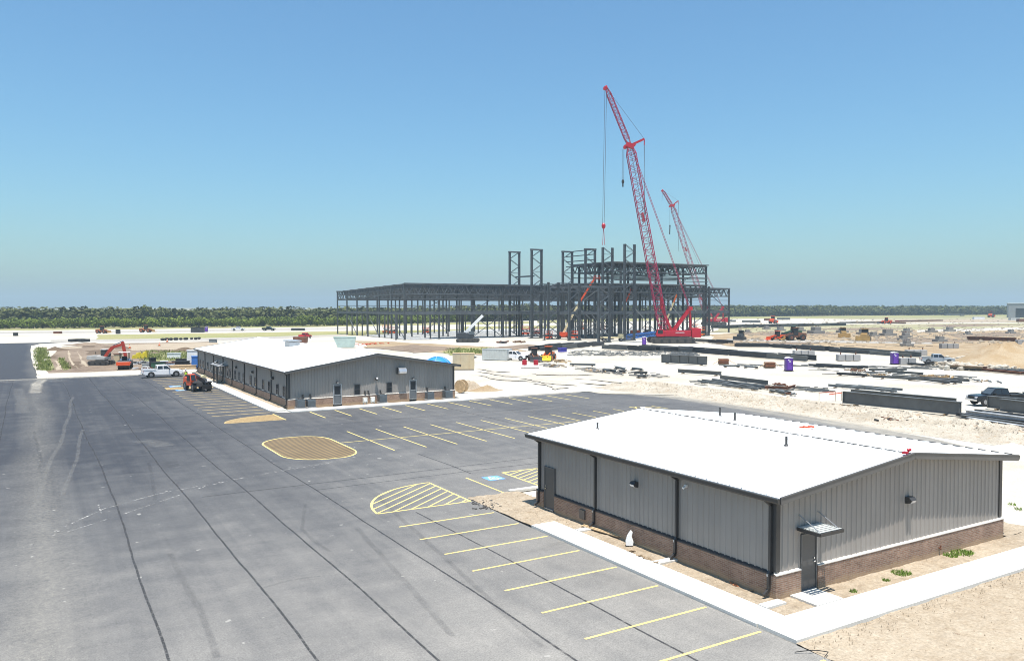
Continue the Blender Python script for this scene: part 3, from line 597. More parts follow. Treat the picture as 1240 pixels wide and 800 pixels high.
def shed(name, label, x0, x1, y0, y1, ze, zr, ov, oye, dsp, gable_gap=()):
    root = thing(name, label, 'building', ((x0+x1)/2, y0, 0)); inv = Vector((-(x0+x1)/2, -y0, 0)); xm = (x0+x1)/2
    hub = root
    sl = (zr-ze)/(xm-(x0-ov)); zt = lambda x: zr-.06-sl*abs(x-xm)
    out = []
    B = lambda m, n, mt: m.build(n, mt, hub)
    zb = .95
    # walls above the wainscot
    wz = lambda u: zt(x0)
    B(ribs(y0, y1, wz, zb, 1, x0, -1), 'wall', WALLP); B(ribs(y0, y1, wz, zb, 1, x1, 1), 'wall', WALLP)
    B(ribs(x0, x1, zt, zb, 0, y0, -1), 'wall', WALLP); B(ribs(x0, x1, zt, zb, 0, y1, 1), 'wall', WALLP)
    # corner trim
    for x, sx in ((x0, -1), (x1, 1)):
        for y, sy in ((y0, -1), (y1, 1)):
            za, zz = zb+.08, zt(x)-.02; pl = [(x+sx*.05, y+sy*.05), (x-sx*.16, y+sy*.05), (x-sx*.16, y+sy*.002), (x+sx*.002, y+sy*.002), (x+sx*.002, y-sy*.16), (x+sx*.05, y-sy*.16)]
            cm = MB(); cm.add([(a, b, za) for a, b in pl]+[(a, b, zz) for a, b in pl], [(q, (q+1) % 6, 6+(q+1) % 6, 6+q) for q in range(6)]+[(0, 1, 2, 3), (0, 3, 4, 5), (6, 9, 8, 7), (6, 11, 10, 9)]); B(cm, 'corner_trim', BRONZE)
    # brick wainscot with its sloped sill; the gable has a gap at each door
    tb = .11
    def run(a, b, side):
        m = MB(); s = MB()
        if side == 'W': m.b2((x0-tb, a, -.1), (x0-.002, b, zb)); s.add([(x0-tb-.03, a, zb-.02), (x0-tb-.03, b, zb-.02), (x0+.01, b, zb+.06), (x0+.01, a, zb+.06), (x0-tb-.03, a, zb-.06), (x0-tb-.03, b, zb-.06)], [(0, 3, 2, 1), (4, 0, 1, 5)])
        if side == 'E': m.b2((x1+.002, a, -.1), (x1+tb, b, zb)); s.add([(x1+tb+.03, a, zb-.02), (x1+tb+.03, b, zb-.02), (x1-.01, b, zb+.06), (x1-.01, a, zb+.06)], [(0, 1, 2, 3)])
        if side == 'S': m.b2((a, y0-tb, -.1), (b, y0-.002, zb)); s.add([(a-.01, y0-tb-.02, zb-.0), (b+.01, y0-tb-.02, zb-.0), (b+.01, y0+.01, zb+.035), (a-.01, y0+.01, zb+.035), (a-.01, y0-tb-.02, zb-.035), (b+.01, y0-tb-.02, zb-.035)], [(0, 1, 2, 3), (4, 5, 1, 0), (0, 3, 4)])
        if side == 'N': m.b2((a, y1+.002, -.1), (b, y1+tb, zb))
        B(m, 'brick_base', BRICK); 
        if s.v: B(s, 'sill', SILL if side == 'S' else BRONZE)  # gable sill coloured pale as sunlit, other sides dark: light put into colour
    gaps = lambda side: sorted([gp[1:] for gp in gable_gap if gp[0] == side])
    for side, a, b in (('W', y0, y1), ('E', y0, y1), ('S', x0-tb, x1+tb), ('N', x0-tb, x1+tb)):
        cur = a
        for g0, g1 in gaps(side): run(cur, g0, side); cur = g1
        run(cur, b, side)
    # roof: two slopes of standing-seam sheet, ridge cap, rake and gutter
    ya, yb = y0-oye, y1+oye; th = .05
    for sx, xe in ((-1, x0-ov), (1, x1+ov)):
        m = MB(); m.add([(xm, ya, zr), (xe, ya, ze), (xe, yb, ze), (xm, yb, zr), (xm, ya, zr-th), (xe, ya, ze-th), (xe, yb, ze-th), (xm, yb, zr-th)], [(0, 1, 2, 3) if sx < 0 else (3, 2, 1, 0), (7, 6, 5, 4) if sx < 0 else (4, 5, 6, 7), (0, 4, 5, 1), (2, 6, 7, 3), (1, 5, 6, 2)])
        slope = B(m, 'roof', ROOFP)
        sm = MB(); n = int((yb-ya)/.61)
        for k in range(1, n+1): y = ya+(yb-ya)*k/(n+1); sm.bar((xm+sx*.16, y, zr+.02-sl*.16), (xe-sx*.005, y, ze+.02), .045, .05)
        sm.build('standing_seam', ROOFP, slope)
        # gutter hangs just outside the sheet edge
        gm = MB(); gx = xe+sx*.005
        prof = [(gx, ze-.02), (gx+sx*.15, ze-.0), (gx+sx*.13, ze-.15), (gx+sx*.08, ze-.21), (gx, ze-.21)]; gm.prism(prof, ya-.02, yb+.02); B(gm, 'gutter', BRONZE)
        lip = MB(); lip.b2((gx+sx*.151, ya-.02, ze-.028), (gx+sx*.16, yb+.02, ze+.004)); B(lip, 'gutter_lip', BRONZL)
        sf = MB(); sf.b2((xe, y0-.0, ze-.2), (x0-.03 if sx < 0 else x1+.03, y1, ze-.18)); B(sf, 'soffit', BRONZE)
        for yy, sy in ((ya, -1), (yb, 1)):
            rm = MB(); p0 = (xe, yy+sy*.025, ze-.09); p1 = (xm, yy+sy*.025, zr-.09); rm.bar(p0, p1, .05, .27); B(rm, 'rake_trim', BRONZL)
            rt = MB(); rt.bar((xe, yy+sy*.036, ze+.022), (xm, yy+sy*.036, zr+.022), .075, .018); B(rt, 'rake_cap', BRONZL)
            gs = MB(); gs.bar((xe, yy-sy*oye/2, ze-th-.06), (xm, yy-sy*oye/2, zr-th-.06), oye-.02, .03); B(gs, 'soffit', BRONZE)
    rc = MB(); rc.add([(xm-.2, ya, zr-.2*sl+.055), (xm, ya, zr+.075), (xm+.2, ya, zr-.2*sl+.055), (xm-.2, yb, zr-.2*sl+.055), (xm, yb, zr+.075), (xm+.2, yb, zr-.2*sl+.055)], [(0, 1, 4, 3), (1, 2, 5, 4)]); B(rc, 'ridge_cap', ROOFP)
    cl = MB(); n = int((yb-ya)/.61)
    for k in range(n):
        y = ya+(yb-ya)*(k+.75)/(n+1)
        for sx in (-1, 1): cl.b2((xm+sx*.172, y-.18, zr-.17*sl+.001), (xm+sx*.188, y+.18, zr-.17*sl+.05))
    B(cl, 'ridge_closure', M('closure_grey', (.20, .20, .20), .6))['kind'] = 'stuff'
    ec = MB()
    for k in range(n): y = ya+(yb-ya)*(k+.75)/(n+1); ec.b2((x1+ov-.02, y-.2, ze+.022), (x1+ov+.02, y+.17, ze+.05))
    B(ec, 'eave_closure', BRONZE)['kind'] = 'stuff'
    for (side, c) in dsp:
        if side == 'W': downspout(hub, x0, c, ze-.1, .15, (-1, 0))
        else: downspout(hub, x1, c, ze-.1, .15, (1, 0))
    return root, (lambda x: zr-sl*abs(x-xm))
def settle(root):
    """move the parts, built in place, into the frame of their thing"""
    o = Vector(root.location)
    for c in root.children:
        c.location = c.location-o
near, zr1 = shed('metal_building', 'near grey metal building with white roof, brown brick base and a canopied door', 23.1, 38.15, 19.8, 35.7, 3.88, 4.74, .42, .52,
    [('W', 35.5), ('W', 30.6), ('W', 24.95), ('W', 19.98), ('E', 25), ('E', 31)], [('S', 24.36, 25.3), ('W', 34.1, 35.1)])
door(near, (23.1, 34.6, .12), .86, 2.12, 1, -1, DOORM); door(near, (24.83, 19.8, .1), .78, 2.06, 0, -1, DOORM)
jm = MB(); jm.b2((25.27, 19.74, .1), (25.33, 19.80, 2.2)); jm.build('jamb_trim', GALV, near)
wall_light(near, (23.1-.035, 27.65, 2.75), (-1, 0, 0)); wall_light(near, (31.0, 19.8-.035, 2.7), (0, -1, 0), 1.1)
cb = MB(); cb.box((23.02, 24.42, 3.3), (.1, .12, .1)); cb.cyl((23.0, 24.42, 3.28), (22.86, 24.42, 3.22), .05, 8); cb.build('camera_housing', WHITE, near)
# canopy over the gable door: frame, deck slats, two tie rods
cf = MB(); X0, X1, Y0, Y1, zc = 24.2, 25.5, 18.75, 19.75, 2.46
for a, b in (((X0, Y0), (X1, Y0)), ((X0, Y1), (X1, Y1)), ((X0, Y0), (X0, Y1)), ((X1, Y0), (X1, Y1)), ((X0+.43, Y0), (X0+.43, Y1)), ((X0+.86, Y0), (X0+.86, Y1))): cf.bar((*a, zc), (*b, zc), .05, .11)
can = cf.build('door_canopy', BRONZE, near)
for k in range(6): sm = MB(); y = Y0+.1+k*.165; sm.b2((X0+.03, y-.045, zc+.058), (X1-.03, y+.07, zc+.075)); sm.build('slat', CONT, can)
for x in (X0+.12, X1-.12): rm = MB(); rm.cyl((x, Y0+.12, zc+.06), (x, 19.78, zc+.5), .02, 6); rm.build('tie_rod', GALV, can)
vp = MB(); vp.cyl((33.16, 19.62, .31), (33.16, 19.62, .5), .03, 8); vp.cyl((33.16, 19.69, .4), (33.16, 19.6, .34), .04, 8); vp.build('hose_bib', RUST, near)
eb = MB(); eb.b2((22.9, 31.35, .3), (22.99, 31.75, .75)); eb.build('electric_box', M('box_grey_brown', (.12, .1, .085), .6), near)
for x, y, h in ((25.6, 33.86, .36), (33.9, 33.2, .5), (32.26, 30.5, .42), (28.6, 24.0, .42)):
    m = MB(); z = zr1(x); m.cyl((x, y, z-.05), (x, y, z+h), .055, 10); m.cyl((x, y, z), (x, y, z+.07), .11, 10, .06); m.build('roof_vent', BRONZE, near)
settle(near)
m = MB(); m.box((30.15, 19.35, zr1(30.15)+.12), (.25, .2, .08), .3); m.ball((30.35, 19.33, zr1(30.3)+.2), .09, 8, 5, (1.3, 1, .8)); tag(m.build('tool_bag', CRED), 'small red bag left on the ridge at the gable of the near roof', 'bag')
m = MB(); p = G(975, 508, zr1(34.8)); p.x, p.y = 34.4, 27.9; z = zr1(34.4)
for k in range(5): m.box((34.4+.16*k, 27.9-.05*k, z+.06+.02*(k % 2)), (.2, .12, .07), k)
tag(m.build('tool_bag', ORED), 'red bundle lying on the far slope of the near roof beside the pipes', 'bag')

far, zr2 = shed('metal_building', 'long grey metal building with white roof, many narrow windows and air conditioners at its gable', 22.85, 42.2, 83.6, 137, 3.9, 5.5, .5, .6,
    [('W', y) for y in (84.0, 90.4, 97.2, 103.6, 110.7, 116.8, 123.6, 130.5, 136.6)], [('S', 27.6, 28.6), ('S', 36.5, 37.4), ('W', 115.3, 116.3)])
door(far, (28.1, 83.6, .15), .84, 2.1, 0, -1, DOORG, True, GALV); door(far, (36.98, 83.6, .2), .8, 2.1, 0, -1, DOORG, True, GALV)
window(far, (30.33, 83.6, 1.02), .72, 1.2, 0, -1); window(far, (34.1, 83.6, 1.06), .68, 1.18, 0, -1)
for y in (85.24, 87.95, 91.5, 94.2, 98.0, 100.45, 104.35, 106.75, 109.15, 112.3, 113.95, 117.9, 119.6, 122.3, 125.8, 128.5, 132.3, 134.9): window(far, (22.85, y, 1.05), .85, 1.2, 1, -1)
door(far, (22.85, 115.8, .12), .9, 2.1, 1, -1, DOORG)
cf = MB(); cf.b2((21.4, 113.4, 2.5), (22.8, 119.2, 2.58)); can = cf.build('door_canopy', BRONZE, far)
sm = MB(); sm.b2((21.45, 113.5, 2.585), (22.8, 119.1, 2.6)); sm.build('canopy_deck', GALV, can)
for y in (114.0, 118.6): rm = MB(); rm.cyl((21.5, y, 2.58), (22.82, y, 3.2), .03, 6); rm.build('tie_rod', GALV, can)
for y in (114.9, 117.2): rm = MB(); rm.b2((21.5, y-.09, .1), (21.68, y+.09, 2.5)); rm.build('post', BRONZE, can)
for y in (89.6, 99.1, 108.2, 121.0): wall_light(far, (22.81, y, 2.75), (-1, 0, 0), 1.2)
for x in (28.1, 36.98): wall_light(far, (x, 83.56, 2.52), (0, -1, 0), .8)
lm = MB(); lm.cyl((32.5, 83.57, 2.7), (32.5, 83.3, 2.78), .05, 8); lm.ball((32.5, 83.26, 2.72), .2, 10, 6); lo = lm.build('wall_light', BRONZE, far)
l2 = MB(); l2.ball((32.5, 83.12, 2.76), .13, 8, 5); l2.build('lens', LENS, lo)
hm = MB(); hm.prism([(0, 3.15), (.62, 3.2), (.75, 3.4), (.6, 3.72), (.3, 3.85), (0, 3.85)], -.45, .45); hm.v = [(35.48+y, 83.56-x, z) for x, y, z in hm.v]; ho = hm.build('exhaust_hood', GALV, far)
tm = MB(); tm.b2((34.98, 83.2, 3.12), (35.02, 83.56, 3.86)); tm.build('hood_side', BRONZE, ho)
rv = MB(); x, y = 30.9, 111; z = zr2(x); rv.b2((x-.7, y-1.2, z-.1), (x+.7, y+1.2, z+.55)); rv.b2((x-.9, y-1.4, z+.62), (x+.9, y+1.4, z+.78)); rv.build('roof_ventilator', GALV, far)
for x in (24.3, 25.1, 31.2, 31.6, 33.0, 38.7, 41.0):
    m = MB(); m.bar((x, 83.5, 1.25), (x+.12, 83.45, 1.0), .1); m.box((x, 83.5, 1.32), (.16, .1, .22)); m.build('disconnect_box', BRONZE, far)
settle(far)
def condenser(x, s, lab, w=.82):
    r = thing('air_conditioner', lab, 'air conditioner', (x, 82.82, .1), 0, 'condensers along the long building gable')
    b = MB(); b.b2((-w/2, -w/2, .08), (w/2, w/2, s)); b.build('cabinet', GREYB, r, False, .03)
    for k in range(7): l = MB(); z = .16+k*(s-.25)/7; l.b2((-w/2-.015, -w/2-.015, z), (w/2+.015, w/2+.015, z+.02)); l.build('louvre', STEELL, r)
    f = MB(); f.cyl((0, 0, s), (0, 0, s+.04), .3, 14, .28); f.build('fan_guard', BRONZE, r); pd = MB(); pd.b2((-w/2-.08, -w/2-.08, -.06), (w/2+.08, w/2+.08, .075)); pd.build('pad', CONCG, r)
condenser(23.85, .92, 'grey condenser at the near corner of the long building gable'); condenser(24.95, .84, 'grey condenser with bluish side, second from the corner of the long building gable')
condenser(32.95, .92, 'grey condenser under the round wall lamp, beside the two small white units'); condenser(38.7, .85, 'grey condenser just past the gable door nearest the spool')
condenser(40.98, .92, 'grey condenser at the end of the gable beside the wooden spool', .9)
for x, lab in ((30.98, 'small white fan unit standing below the gable window'), (31.84, 'small white fan unit between the window and the grey condenser')):
    r = thing('fan_coil_unit', lab, 'air conditioner', (x, 82.85, .1)); b = MB(); b.b2((-.24, -.16, .1), (.24, .16, .68)); b.build('cabinet', M('unit_cream', (.62, .60, .53), .5), r, False, .03)
    f = MB(); f.cyl((-.03, -.165, .4), (-.03, -.2, .4), .19, 14); f.build('fan_grille', WHITE, r); l = MB(); l.b2((-.2, -.1, -.08), (-.14, .1, .1)); l.b2((.14, -.1, -.08), (.2, .1, .1)); l.build('foot', CONCG, r)
sp_ = thing('cable_spool', 'wooden cable spool on edge at the far corner of the long building', 'spool', (G(559, 475).x, G(559, 475).y, 0), .5)
for dx in (-.35, .35): m = MB(); m.cyl((dx-.05, 0, .8), (dx+.05, 0, .8), .8, 20); m.build('flange', WOOD, sp_)
m = MB(); m.cyl((-.3, 0, .8), (.3, 0, .8), .42, 14); m.build('drum', WOODD, sp_)
def heap(name, label, cat, px, r, h, mat, kind=None, sx=1.0):
    p = G(*px); m = MB(); n = 16; rings = 7; vs = [(0, 0, h)]; fs = []
    for j in range(1, rings+1):
        for i in range(n):
            a = 2*PI*i/n; q = j/rings; rr = r*q*(1+.25*mn.noise(Vector((math.cos(a)*1.5, math.sin(a)*1.5, p.x))))
            z = h*(math.cos(q*PI)*.5+.5)*(1+.5*mn.noise(Vector((rr*math.cos(a)*1.7, rr*math.sin(a)*1.7, p.y))))-.04; vs.append((rr*math.cos(a)*sx, rr*math.sin(a), z))
    for i in range(n):
        fs.append((0, 1+i, 1+(i+1) % n))
        for j in range(rings-1): a = 1+j*n; fs.append((a+i, a+n+i, a+n+(i+1) % n, a+(i+1) % n))
    m.add(vs, fs); o = m.build(name, mat, None, True); o.location = (p.x, p.y, -.03); return tag(o, label, cat, kind=kind)
heap('dirt_heap', 'pale soil heap behind the wooden spool', 'dirt heap', (567, 471), 1.9, 1.25, DIRT, None, 1.4); heap('dirt_heap', 'low soil heap with dark clods past the spool heap', 'dirt heap', (588, 472), 1.6, .6, FILL, None, 1.6)
heap('dirt_heap', 'orange earth mound beyond the silver pickup', 'dirt heap', (1217, 441), 9.5, 3.6, FILL, None, 1.6)
heap('dirt_heap', 'long tan earth bank at the frame edge behind the scrap piles', 'dirt heap', (1245, 436), 7, 3.2, FILL, None, 1.6); heap('dirt_heap', 'low brown ridge of soil behind the excavator', 'dirt heap', (105, 417.5), 3, .7, BROWN, None, 2.5)
heap('dirt_heap', 'brown spoil beside the grass strip on the empty field', 'dirt heap', (67, 424), 2.2, .8, DARKE, None, 1.5); heap('dirt_heap', 'dark spoil heap behind the long building corner', 'dirt heap', (224, 425), 2.2, .9, DARKE, None, 1.8)
# small things in the earth strip beside the near building
def boards(px0, px1, n, lab):
    a = G(*px0, .06); b = G(*px1, .06)
    for k in range(n):
        m = MB(); o = Vector((random.uniform(-.14, .14), random.uniform(-.35, .35), .02+.03*k)); m.bar(a+o, a.lerp(b, random.uniform(.75, 1))+o, .09, .04); tag(m.build('board', WOOD), lab, 'board', 'loose boards along the near building')
boards((705, 637), (765, 655), 4, 'loose pale board lying in the earth strip before the white bag'); boards((768, 656), (816, 675), 4, 'loose pale board lying past the white bag by the brick base')
boards((820, 680), (872, 692), 1, 'single thin board lying alone near the middle of the earth strip')
p = G(762, 660, .06); m = MB(); m.prism([(-.17, 0), (.17, 0), (.19, .18), (.10, .40), (.13, .60), (.03, .69), (-.06, .56), (-.13, .44), (-.19, .2)], -.13, .12, .05); m.v = [(p.x+.7*x+.5*y+.06*z, p.y-.6*x+.7*y, p.z+z) for x, y, z in m.v]
tag(m.build('white_sack', WHITE, None, False, .03), 'upright crumpled white sack standing in the earth strip beside the brick base', 'sack')
for px, lab in (((764, 668), 'dark scrap of stiff paper under the white sack'), ((775, 673), 'dark flat scrap between two others on the earth strip'), ((785, 677), 'dark flat scrap on the earth strip near the walk'), ((792, 681), 'last dark scrap by the third gutter strip')):
    p = G(*px, .08); m = MB()
    for k in range(5): m.box((p.x+random.uniform(-.16, .16), p.y+random.uniform(-.1, .1), .07+.015*k), (.2, .09, .012), random.random()*3, random.uniform(-.2, .2))
    tag(m.build('scrap', WOODD), lab, 'debris')
p = G(891, 707, .06); m = MB()
for k in range(7): m.box((p.x+random.uniform(-.2, .2), p.y+random.uniform(-.25, .25), .08), (.2, .07, .02), random.random()*3)
tag(m.build('broken_brick', M('fired_clay', (.42, .17, .08), .8)), 'broken orange clay pieces on the earth near the brick corner', 'debris')
p = G(916, 715, .06); m = MB(); m.bar((p.x-.2, p.y+.15, .08), (p.x+.2, p.y-.2, .1), .05, .03); tag(m.build('stick', WOODD), 'short dark stick on the earth near the gutter strip', 'stick')
p = G(997, 792); m = MB(); m.tube([Vector((p.x-.7, p.y+.5, .05)), Vector((p.x-.35, p.y+.25, .12)), Vector((p.x, p.y+.2, .06)), Vector((p.x+.1, p.y-.1, .1)), Vector((p.x-.2, p.y-.2, .05))], .013, 6); tag(m.build('wire', BLACK), 'bent black wire on the ground at the corner of the walk', 'wire')
# ------------------------------------------------------------------ vehicles and machines
def wheel(root, x, y, r, w, tyre=BLACK, rim=RIM):
    m = MB(); s = 1 if y > 0 else -1; n = 18
    m.cyl((x, y-w/2, r), (x, y+w/2, r), r, n); o = m.build('wheel', tyre, root, False, .03)
    k = MB(); k.cyl((x, y+s*w*.42, r), (x, y+s*(w/2+.012), r), r*.58, 14, r*.52); k.build('rim', rim, o)
    h = MB(); h.cyl((x, y+s*(w/2), r), (x, y+s*(w/2+.03), r), r*.18, 8); h.build('hub', rim, o); return o
def pickup(label, loc, rz, paint, group=None, simple=False):
    """crew-cab pickup, nose along +x, 5.6 m"""
    r = thing('pickup_truck', label, 'pickup truck', loc, rz, group); L = 2.85; Wd = .97
    b = MB()
    b.prism([(-L, .62), (-L+.05, 1.12), (-.9, 1.16), (1.15, 1.16), (2.35, 1.1), (2.72, .98), (2.78, .62), (2.55, .42), (-2.5, .42)], -Wd, Wd, .05); b.build('body', paint, r, False, .05)
    for x in (1.8, -1.72):        # arches hide the join of wheel and body
        for s in (-1, 1): a = MB(); a.cyl((x, s*(Wd-.02), .44), (x, s*(Wd+.012), .44), .5, 16); a.build('wheel_arch', BLACK, r)
    c = MB(); c.prism([(-.95, 1.14), (-.82, 1.86), (.45, 1.88), (1.2, 1.16)], -Wd+.04, Wd-.04, .17); c.build('cab', paint, r, False, .05)
    k = .17*.62+.04
    for s in (-1, 1):
        y0 = s*(Wd-.04-.03); y1 = s*(Wd-.04-.14)
        f = lambda x0, x1, x2, x3: MB().add([(x0, y0+s*.012, 1.26), (x1, y0+s*.012, 1.26), (x2, y1+s*.012, 1.74), (x3, y1+s*.012, 1.74)], [(0, 1, 2, 3) if s < 0 else (3, 2, 1, 0)]).build('side_window', GL, r)
        f(-.84, -.08, -.08, -.74); f(.02, 1.0, .5, .02)
    ws = MB(); ws.add([(1.16, -.76, 1.25), (1.16, .76, 1.25), (.56, .66, 1.80), (.56, -.66, 1.80)], [(0, 1, 2, 3)]); ws.build('windscreen', glass('screen_glass', (.06, .075, .085)), r)
    rw = MB(); rw.add([(-.95, .7, 1.28), (-.95, -.7, 1.28), (-.865, -.62, 1.74), (-.865, .62, 1.74)], [(0, 1, 2, 3)]); rw.build('rear_window', GL, r)
    bd = MB(); bd.b2((-L+.12, -.8, 1.125), (-1.02, .8, 1.175)); bd.build('bed', BLACK if paint != WCAR else STEELL, r)
    for s in (-1, 1): q = MB(); q.b2((-L+.06, s*.96, 1.12), (-.98, s*.8, 1.27)); q.build('bed_rail', paint, r)
    tg = MB(); tg.b2((-L+.01, -.9, .72), (-L+.09, .9, 1.27)); tg.build('tailgate', paint, r)
    for nm, x in (('bumper', 2.8), ('bumper', -2.88)): q = MB(); q.b2((x-.08, -.93, .5), (x+.08, .93, .72)); q.build(nm, CHROME, r, False, .02)
    g_ = MB(); g_.b2((2.74, -.55, .74), (2.80, .55, 1.02)); g_.build('grille', BLACK, r)
    for s in (-1, 1):
        q = MB(); q.b2((2.66, s*.58, .8), (2.79, s*.92, 1.0)); q.build('headlight', LENS, r)
        q = MB(); q.b2((-2.87, s*.82, .8), (-2.8, s*.95, 1.15)); q.build('tail_light', REDL, r)
        q = MB(); q.b2((.75, s*.93, 1.2), (.88, s*1.2, 1.4)); q.build('mirror', BLACK, r)
    for x in (1.8, -1.72):
        for s in (-1, 1): wheel(r, x, s*.86, .42, .27)
    return r
def face(p, q):
    d = q-p; return math.atan2(d.y, d.x)
def put_pickup(label, tail, nose, paint, **k):
    a, b = G(*tail), G(*nose); return pickup(label, ((a.x+b.x)/2, (a.y+b.y)/2, 0), face(a, b), paint, **k)
put_pickup('white pickup truck parked at the far edge of the asphalt lot near the orange telehandler', (180, 457), (213, 455.5), WCAR)
d_ = G(1206, 490); pickup('black pickup truck parked on the white yard behind the dark girders', (d_.x, d_.y, 0), math.radians(152), BCAR)
put_pickup('silver pickup truck parked on the white yard beyond the purple portable toilet', (1120, 440), (1150, 440.5), SILVER)
put_pickup('white pickup truck with its nose out from behind the pale grey container', (612, 435.5), (634, 436.2), WCAR)
put_pickup('red pickup truck beyond the ridge of the long white roof', (363, 410), (376, 409), RCAR)
put_pickup('black pickup truck on the far haul road before the woods', (319, 400.2), (332, 400.2), BCAR)
put_pickup('white pickup truck on the far haul road before the woods', (281, 400.3), (296, 400.2), WCAR)
def track(root, x0, x1, y, h, w, mat=TRACKM):
    m = MB(); r = h/2; pr = [(x0+r+r*math.cos(a), r+r*math.sin(a)) for a in [PI/2+PI*k/8 for k in range(9)]]+[(x1-r+r*math.cos(a), r+r*math.sin(a)) for a in [-PI/2+PI*k/8 for k in range(9)]]
    m.prism(pr, y-w/2, y+w/2); o = m.build('track', mat, root)
    k = MB(); n = max(3, int((x1-x0)/(h*1.1)))
    for i in range(n): x = x0+r+(x1-x0-h)*i/(n-1); k.cyl((x, y-w/2-.02, r*.85), (x, y+w/2+.02, r*.85), r*.5, 10)
    k.build('road_wheel', BLACK, o); return o
def excavator(label, loc, rz, paint, body, s=1.0, slew=0, reach=1.0):
    r = thing('excavator', label, 'excavator', loc, rz); r.scale = (s, s, s)
    for y in (-1.2, 1.2): track(r, -2.1, 2.1, y, .9, .6)
    m = MB(); m.b2((-.8, -1, .5), (.8, 1, 1.0)); m.build('undercarriage', TRACKM, r)
    m = MB(); m.prism([(-2.3, 1.05), (-2.45, 1.5), (-2.3, 1.9), (-.2, 1.95), (-.1, 1.8), (1.3, 1.7), (1.3, 1.05)], -1.3, 1.3, .08); m.build('upper_body', body, r, False, .06)
    m = MB(); m.prism([(-.25, 1.72), (-.25, 3.05), (.9, 3.05), (1.35, 2.2), (1.35, 1.72)], .1, 1.28, .05); c = m.build('cab', BLACK, r, False, .05)
    m = MB(); m.add([(1.31, .45, 2.15), (1.31, 1.2, 2.15), (.95, 1.15, 2.85), (.95, .5, 2.85)], [(0, 1, 2, 3)]); m.b2((0, 1.27, 2.0), (.85, 1.29, 2.8)); m.b2((-.1, .085, 2.0), (.8, .1, 2.85)); m.build('cab_window', GL, c); m = MB(); m.b2((-.35, .05, 3.055), (.95, 1.32, 3.14)); m.build('cab_roof', WHITE, c)
    B = [(.8, 1.5), (1.7, 2.75), (2.5, 3.6), (5.0*reach, 4.25)]
    m = MB()
    for (a, b), w in zip(zip(B, B[1:]), (.55, .62, .5)): m.bar((a[0], -.25, a[1]), (b[0], -.25, b[1]), .4, w, up=(0, 0, 1))
    m.build('boom', paint, r); e = B[-1]; t = (5.4*reach, 1.6)
    m = MB(); m.bar((e[0]-.25, -.25, e[1]+.45), (t[0], -.25, t[1]), .36, .55); m.build('stick', paint, r)
    m = MB(); m.prism([(t[0]-.1, t[1]+.2), (t[0]+.35, t[1]-.6), (t[0]-.2, t[1]-1.15), (t[0]-1.0, t[1]-.75), (t[0]-.65, t[1]-.25)], -.75, .25); m.build('bucket', STEELD, r)
    m = MB(); m.cyl((1.5, -.25, 1.9), (2.2, -.25, 3.1), .09, 8); m.cyl((2.6, -.25, 4.0), (e[0]-.1, -.25, e[1]+.6), .09, 8); m.build('hydraulic_ram', CHROME, r)
    m = MB(); m.cyl((-1.6, .8, 2.15), (-1.6, .8, 2.6), .07, 8); m.build('exhaust', BLACK, r); return r
p = G(123, 441.5); excavator('red-armed excavator digging in the brown field beyond the lot', p, math.radians(-32), M('excavator_red', (.40, .035, .015), .45, 0, .2), M('excavator_grey', (.36, .35, .33), .45), .9, reach=.95)
# compactor beside the excavator
p = G(151, 446); r = thing('soil_compactor', 'white-roofed compactor with an orange front standing beside the excavator arm', 'compactor', p, math.radians(-100))
m = MB(); m.prism([(-2.3, .7), (-2.3, 1.5), (-.6, 1.75), (0, 1.2), (0, .7)], -.85, .85, .06); m.build('engine_hood', WHITE, r, False, .05)
m = MB(); m.b2((.1, -1.05, .75), (2.6, -.9, 1.15)); m.b2((.1, .9, .75), (2.6, 1.05, 1.15)); m.b2((2.6, -1.05, .7), (2.8, 1.05, 1.3)); m.build('drum_frame', ORED, r)
m = MB(); m.cyl((1.6, -.88, .75), (1.6, .88, .75), .75, 20); m.build('drum', STEELD, r)
m = MB(); [m.bar((x, y, 1.1), (x, y, 2.75), .08) for x in (-.6, .5) for y in (-.7, .7)]; m.build('canopy_post', BLACK, r)
m = MB(); m.b2((-.8, -.9, 2.76), (.75, .9, 2.88)); m.build('canopy_roof', WHITE, r, False, .04)
m = MB(); m.b2((-.3, -.4, 1.2), (.3, .4, 1.5)); m.b2((-.4, -.4, 1.5), (-.25, .4, 2.1)); m.build('seat', BLACK, r)
for s in (-1, 1): wheel(r, -1.5, s*.95, .68, .5)
# telehandler
p = G(239, 472.5); r = thing('telehandler', 'orange and black telehandler standing on the parking bays by the long building', 'telehandler', (p.x, p.y, 0), math.radians(-80)); r.scale = (.9, .9, .88)
m = MB(); m.prism([(-2.3, .7), (-2.4, 1.1), (-2.3, 1.75), (-.2, 1.65), (1.9, 1.3), (2.1, .7)], -.8, .8, .03); m.build('chassis', BLACK, r, False, .05)
m = MB(); m.prism([(-2.45, .75), (-2.5, 1.8), (-1.9, 1.95), (-.9, 1.75), (-.9, .8)], -1.15, 1.15, .05); m.build('engine_cover', ORED, r, False, .06)
m = MB(); m.prism([(-1.0, .75), (-1.05, 1.65), (-.8, 2.42), (.4, 2.42), (.8, 1.5), (.8, .75)], -1.2, -.35, .05); c = m.build('cab', ORED, r, False, .05)
m = MB(); m.b2((-.75, -1.225, 1.45), (.42, -1.19, 2.28)); m.add([(.82, -1.1, 1.55), (.82, -.45, 1.55), (.44, -.45, 2.34), (.44, -1.1, 2.34)], [(0, 1, 2, 3)]); m.add([(-1.06, -.45, 1.7), (-1.06, -1.1, 1.7), (-.83, -1.1, 2.34), (-.83, -.45, 2.34)], [(0, 1, 2, 3)]); m.build('cab_window', GL, c)
m = MB(); m.bar((-2.2, .25, 2.2), (2.5, .25, 1.55), .42, .5); m.build('boom', STEELD, r)
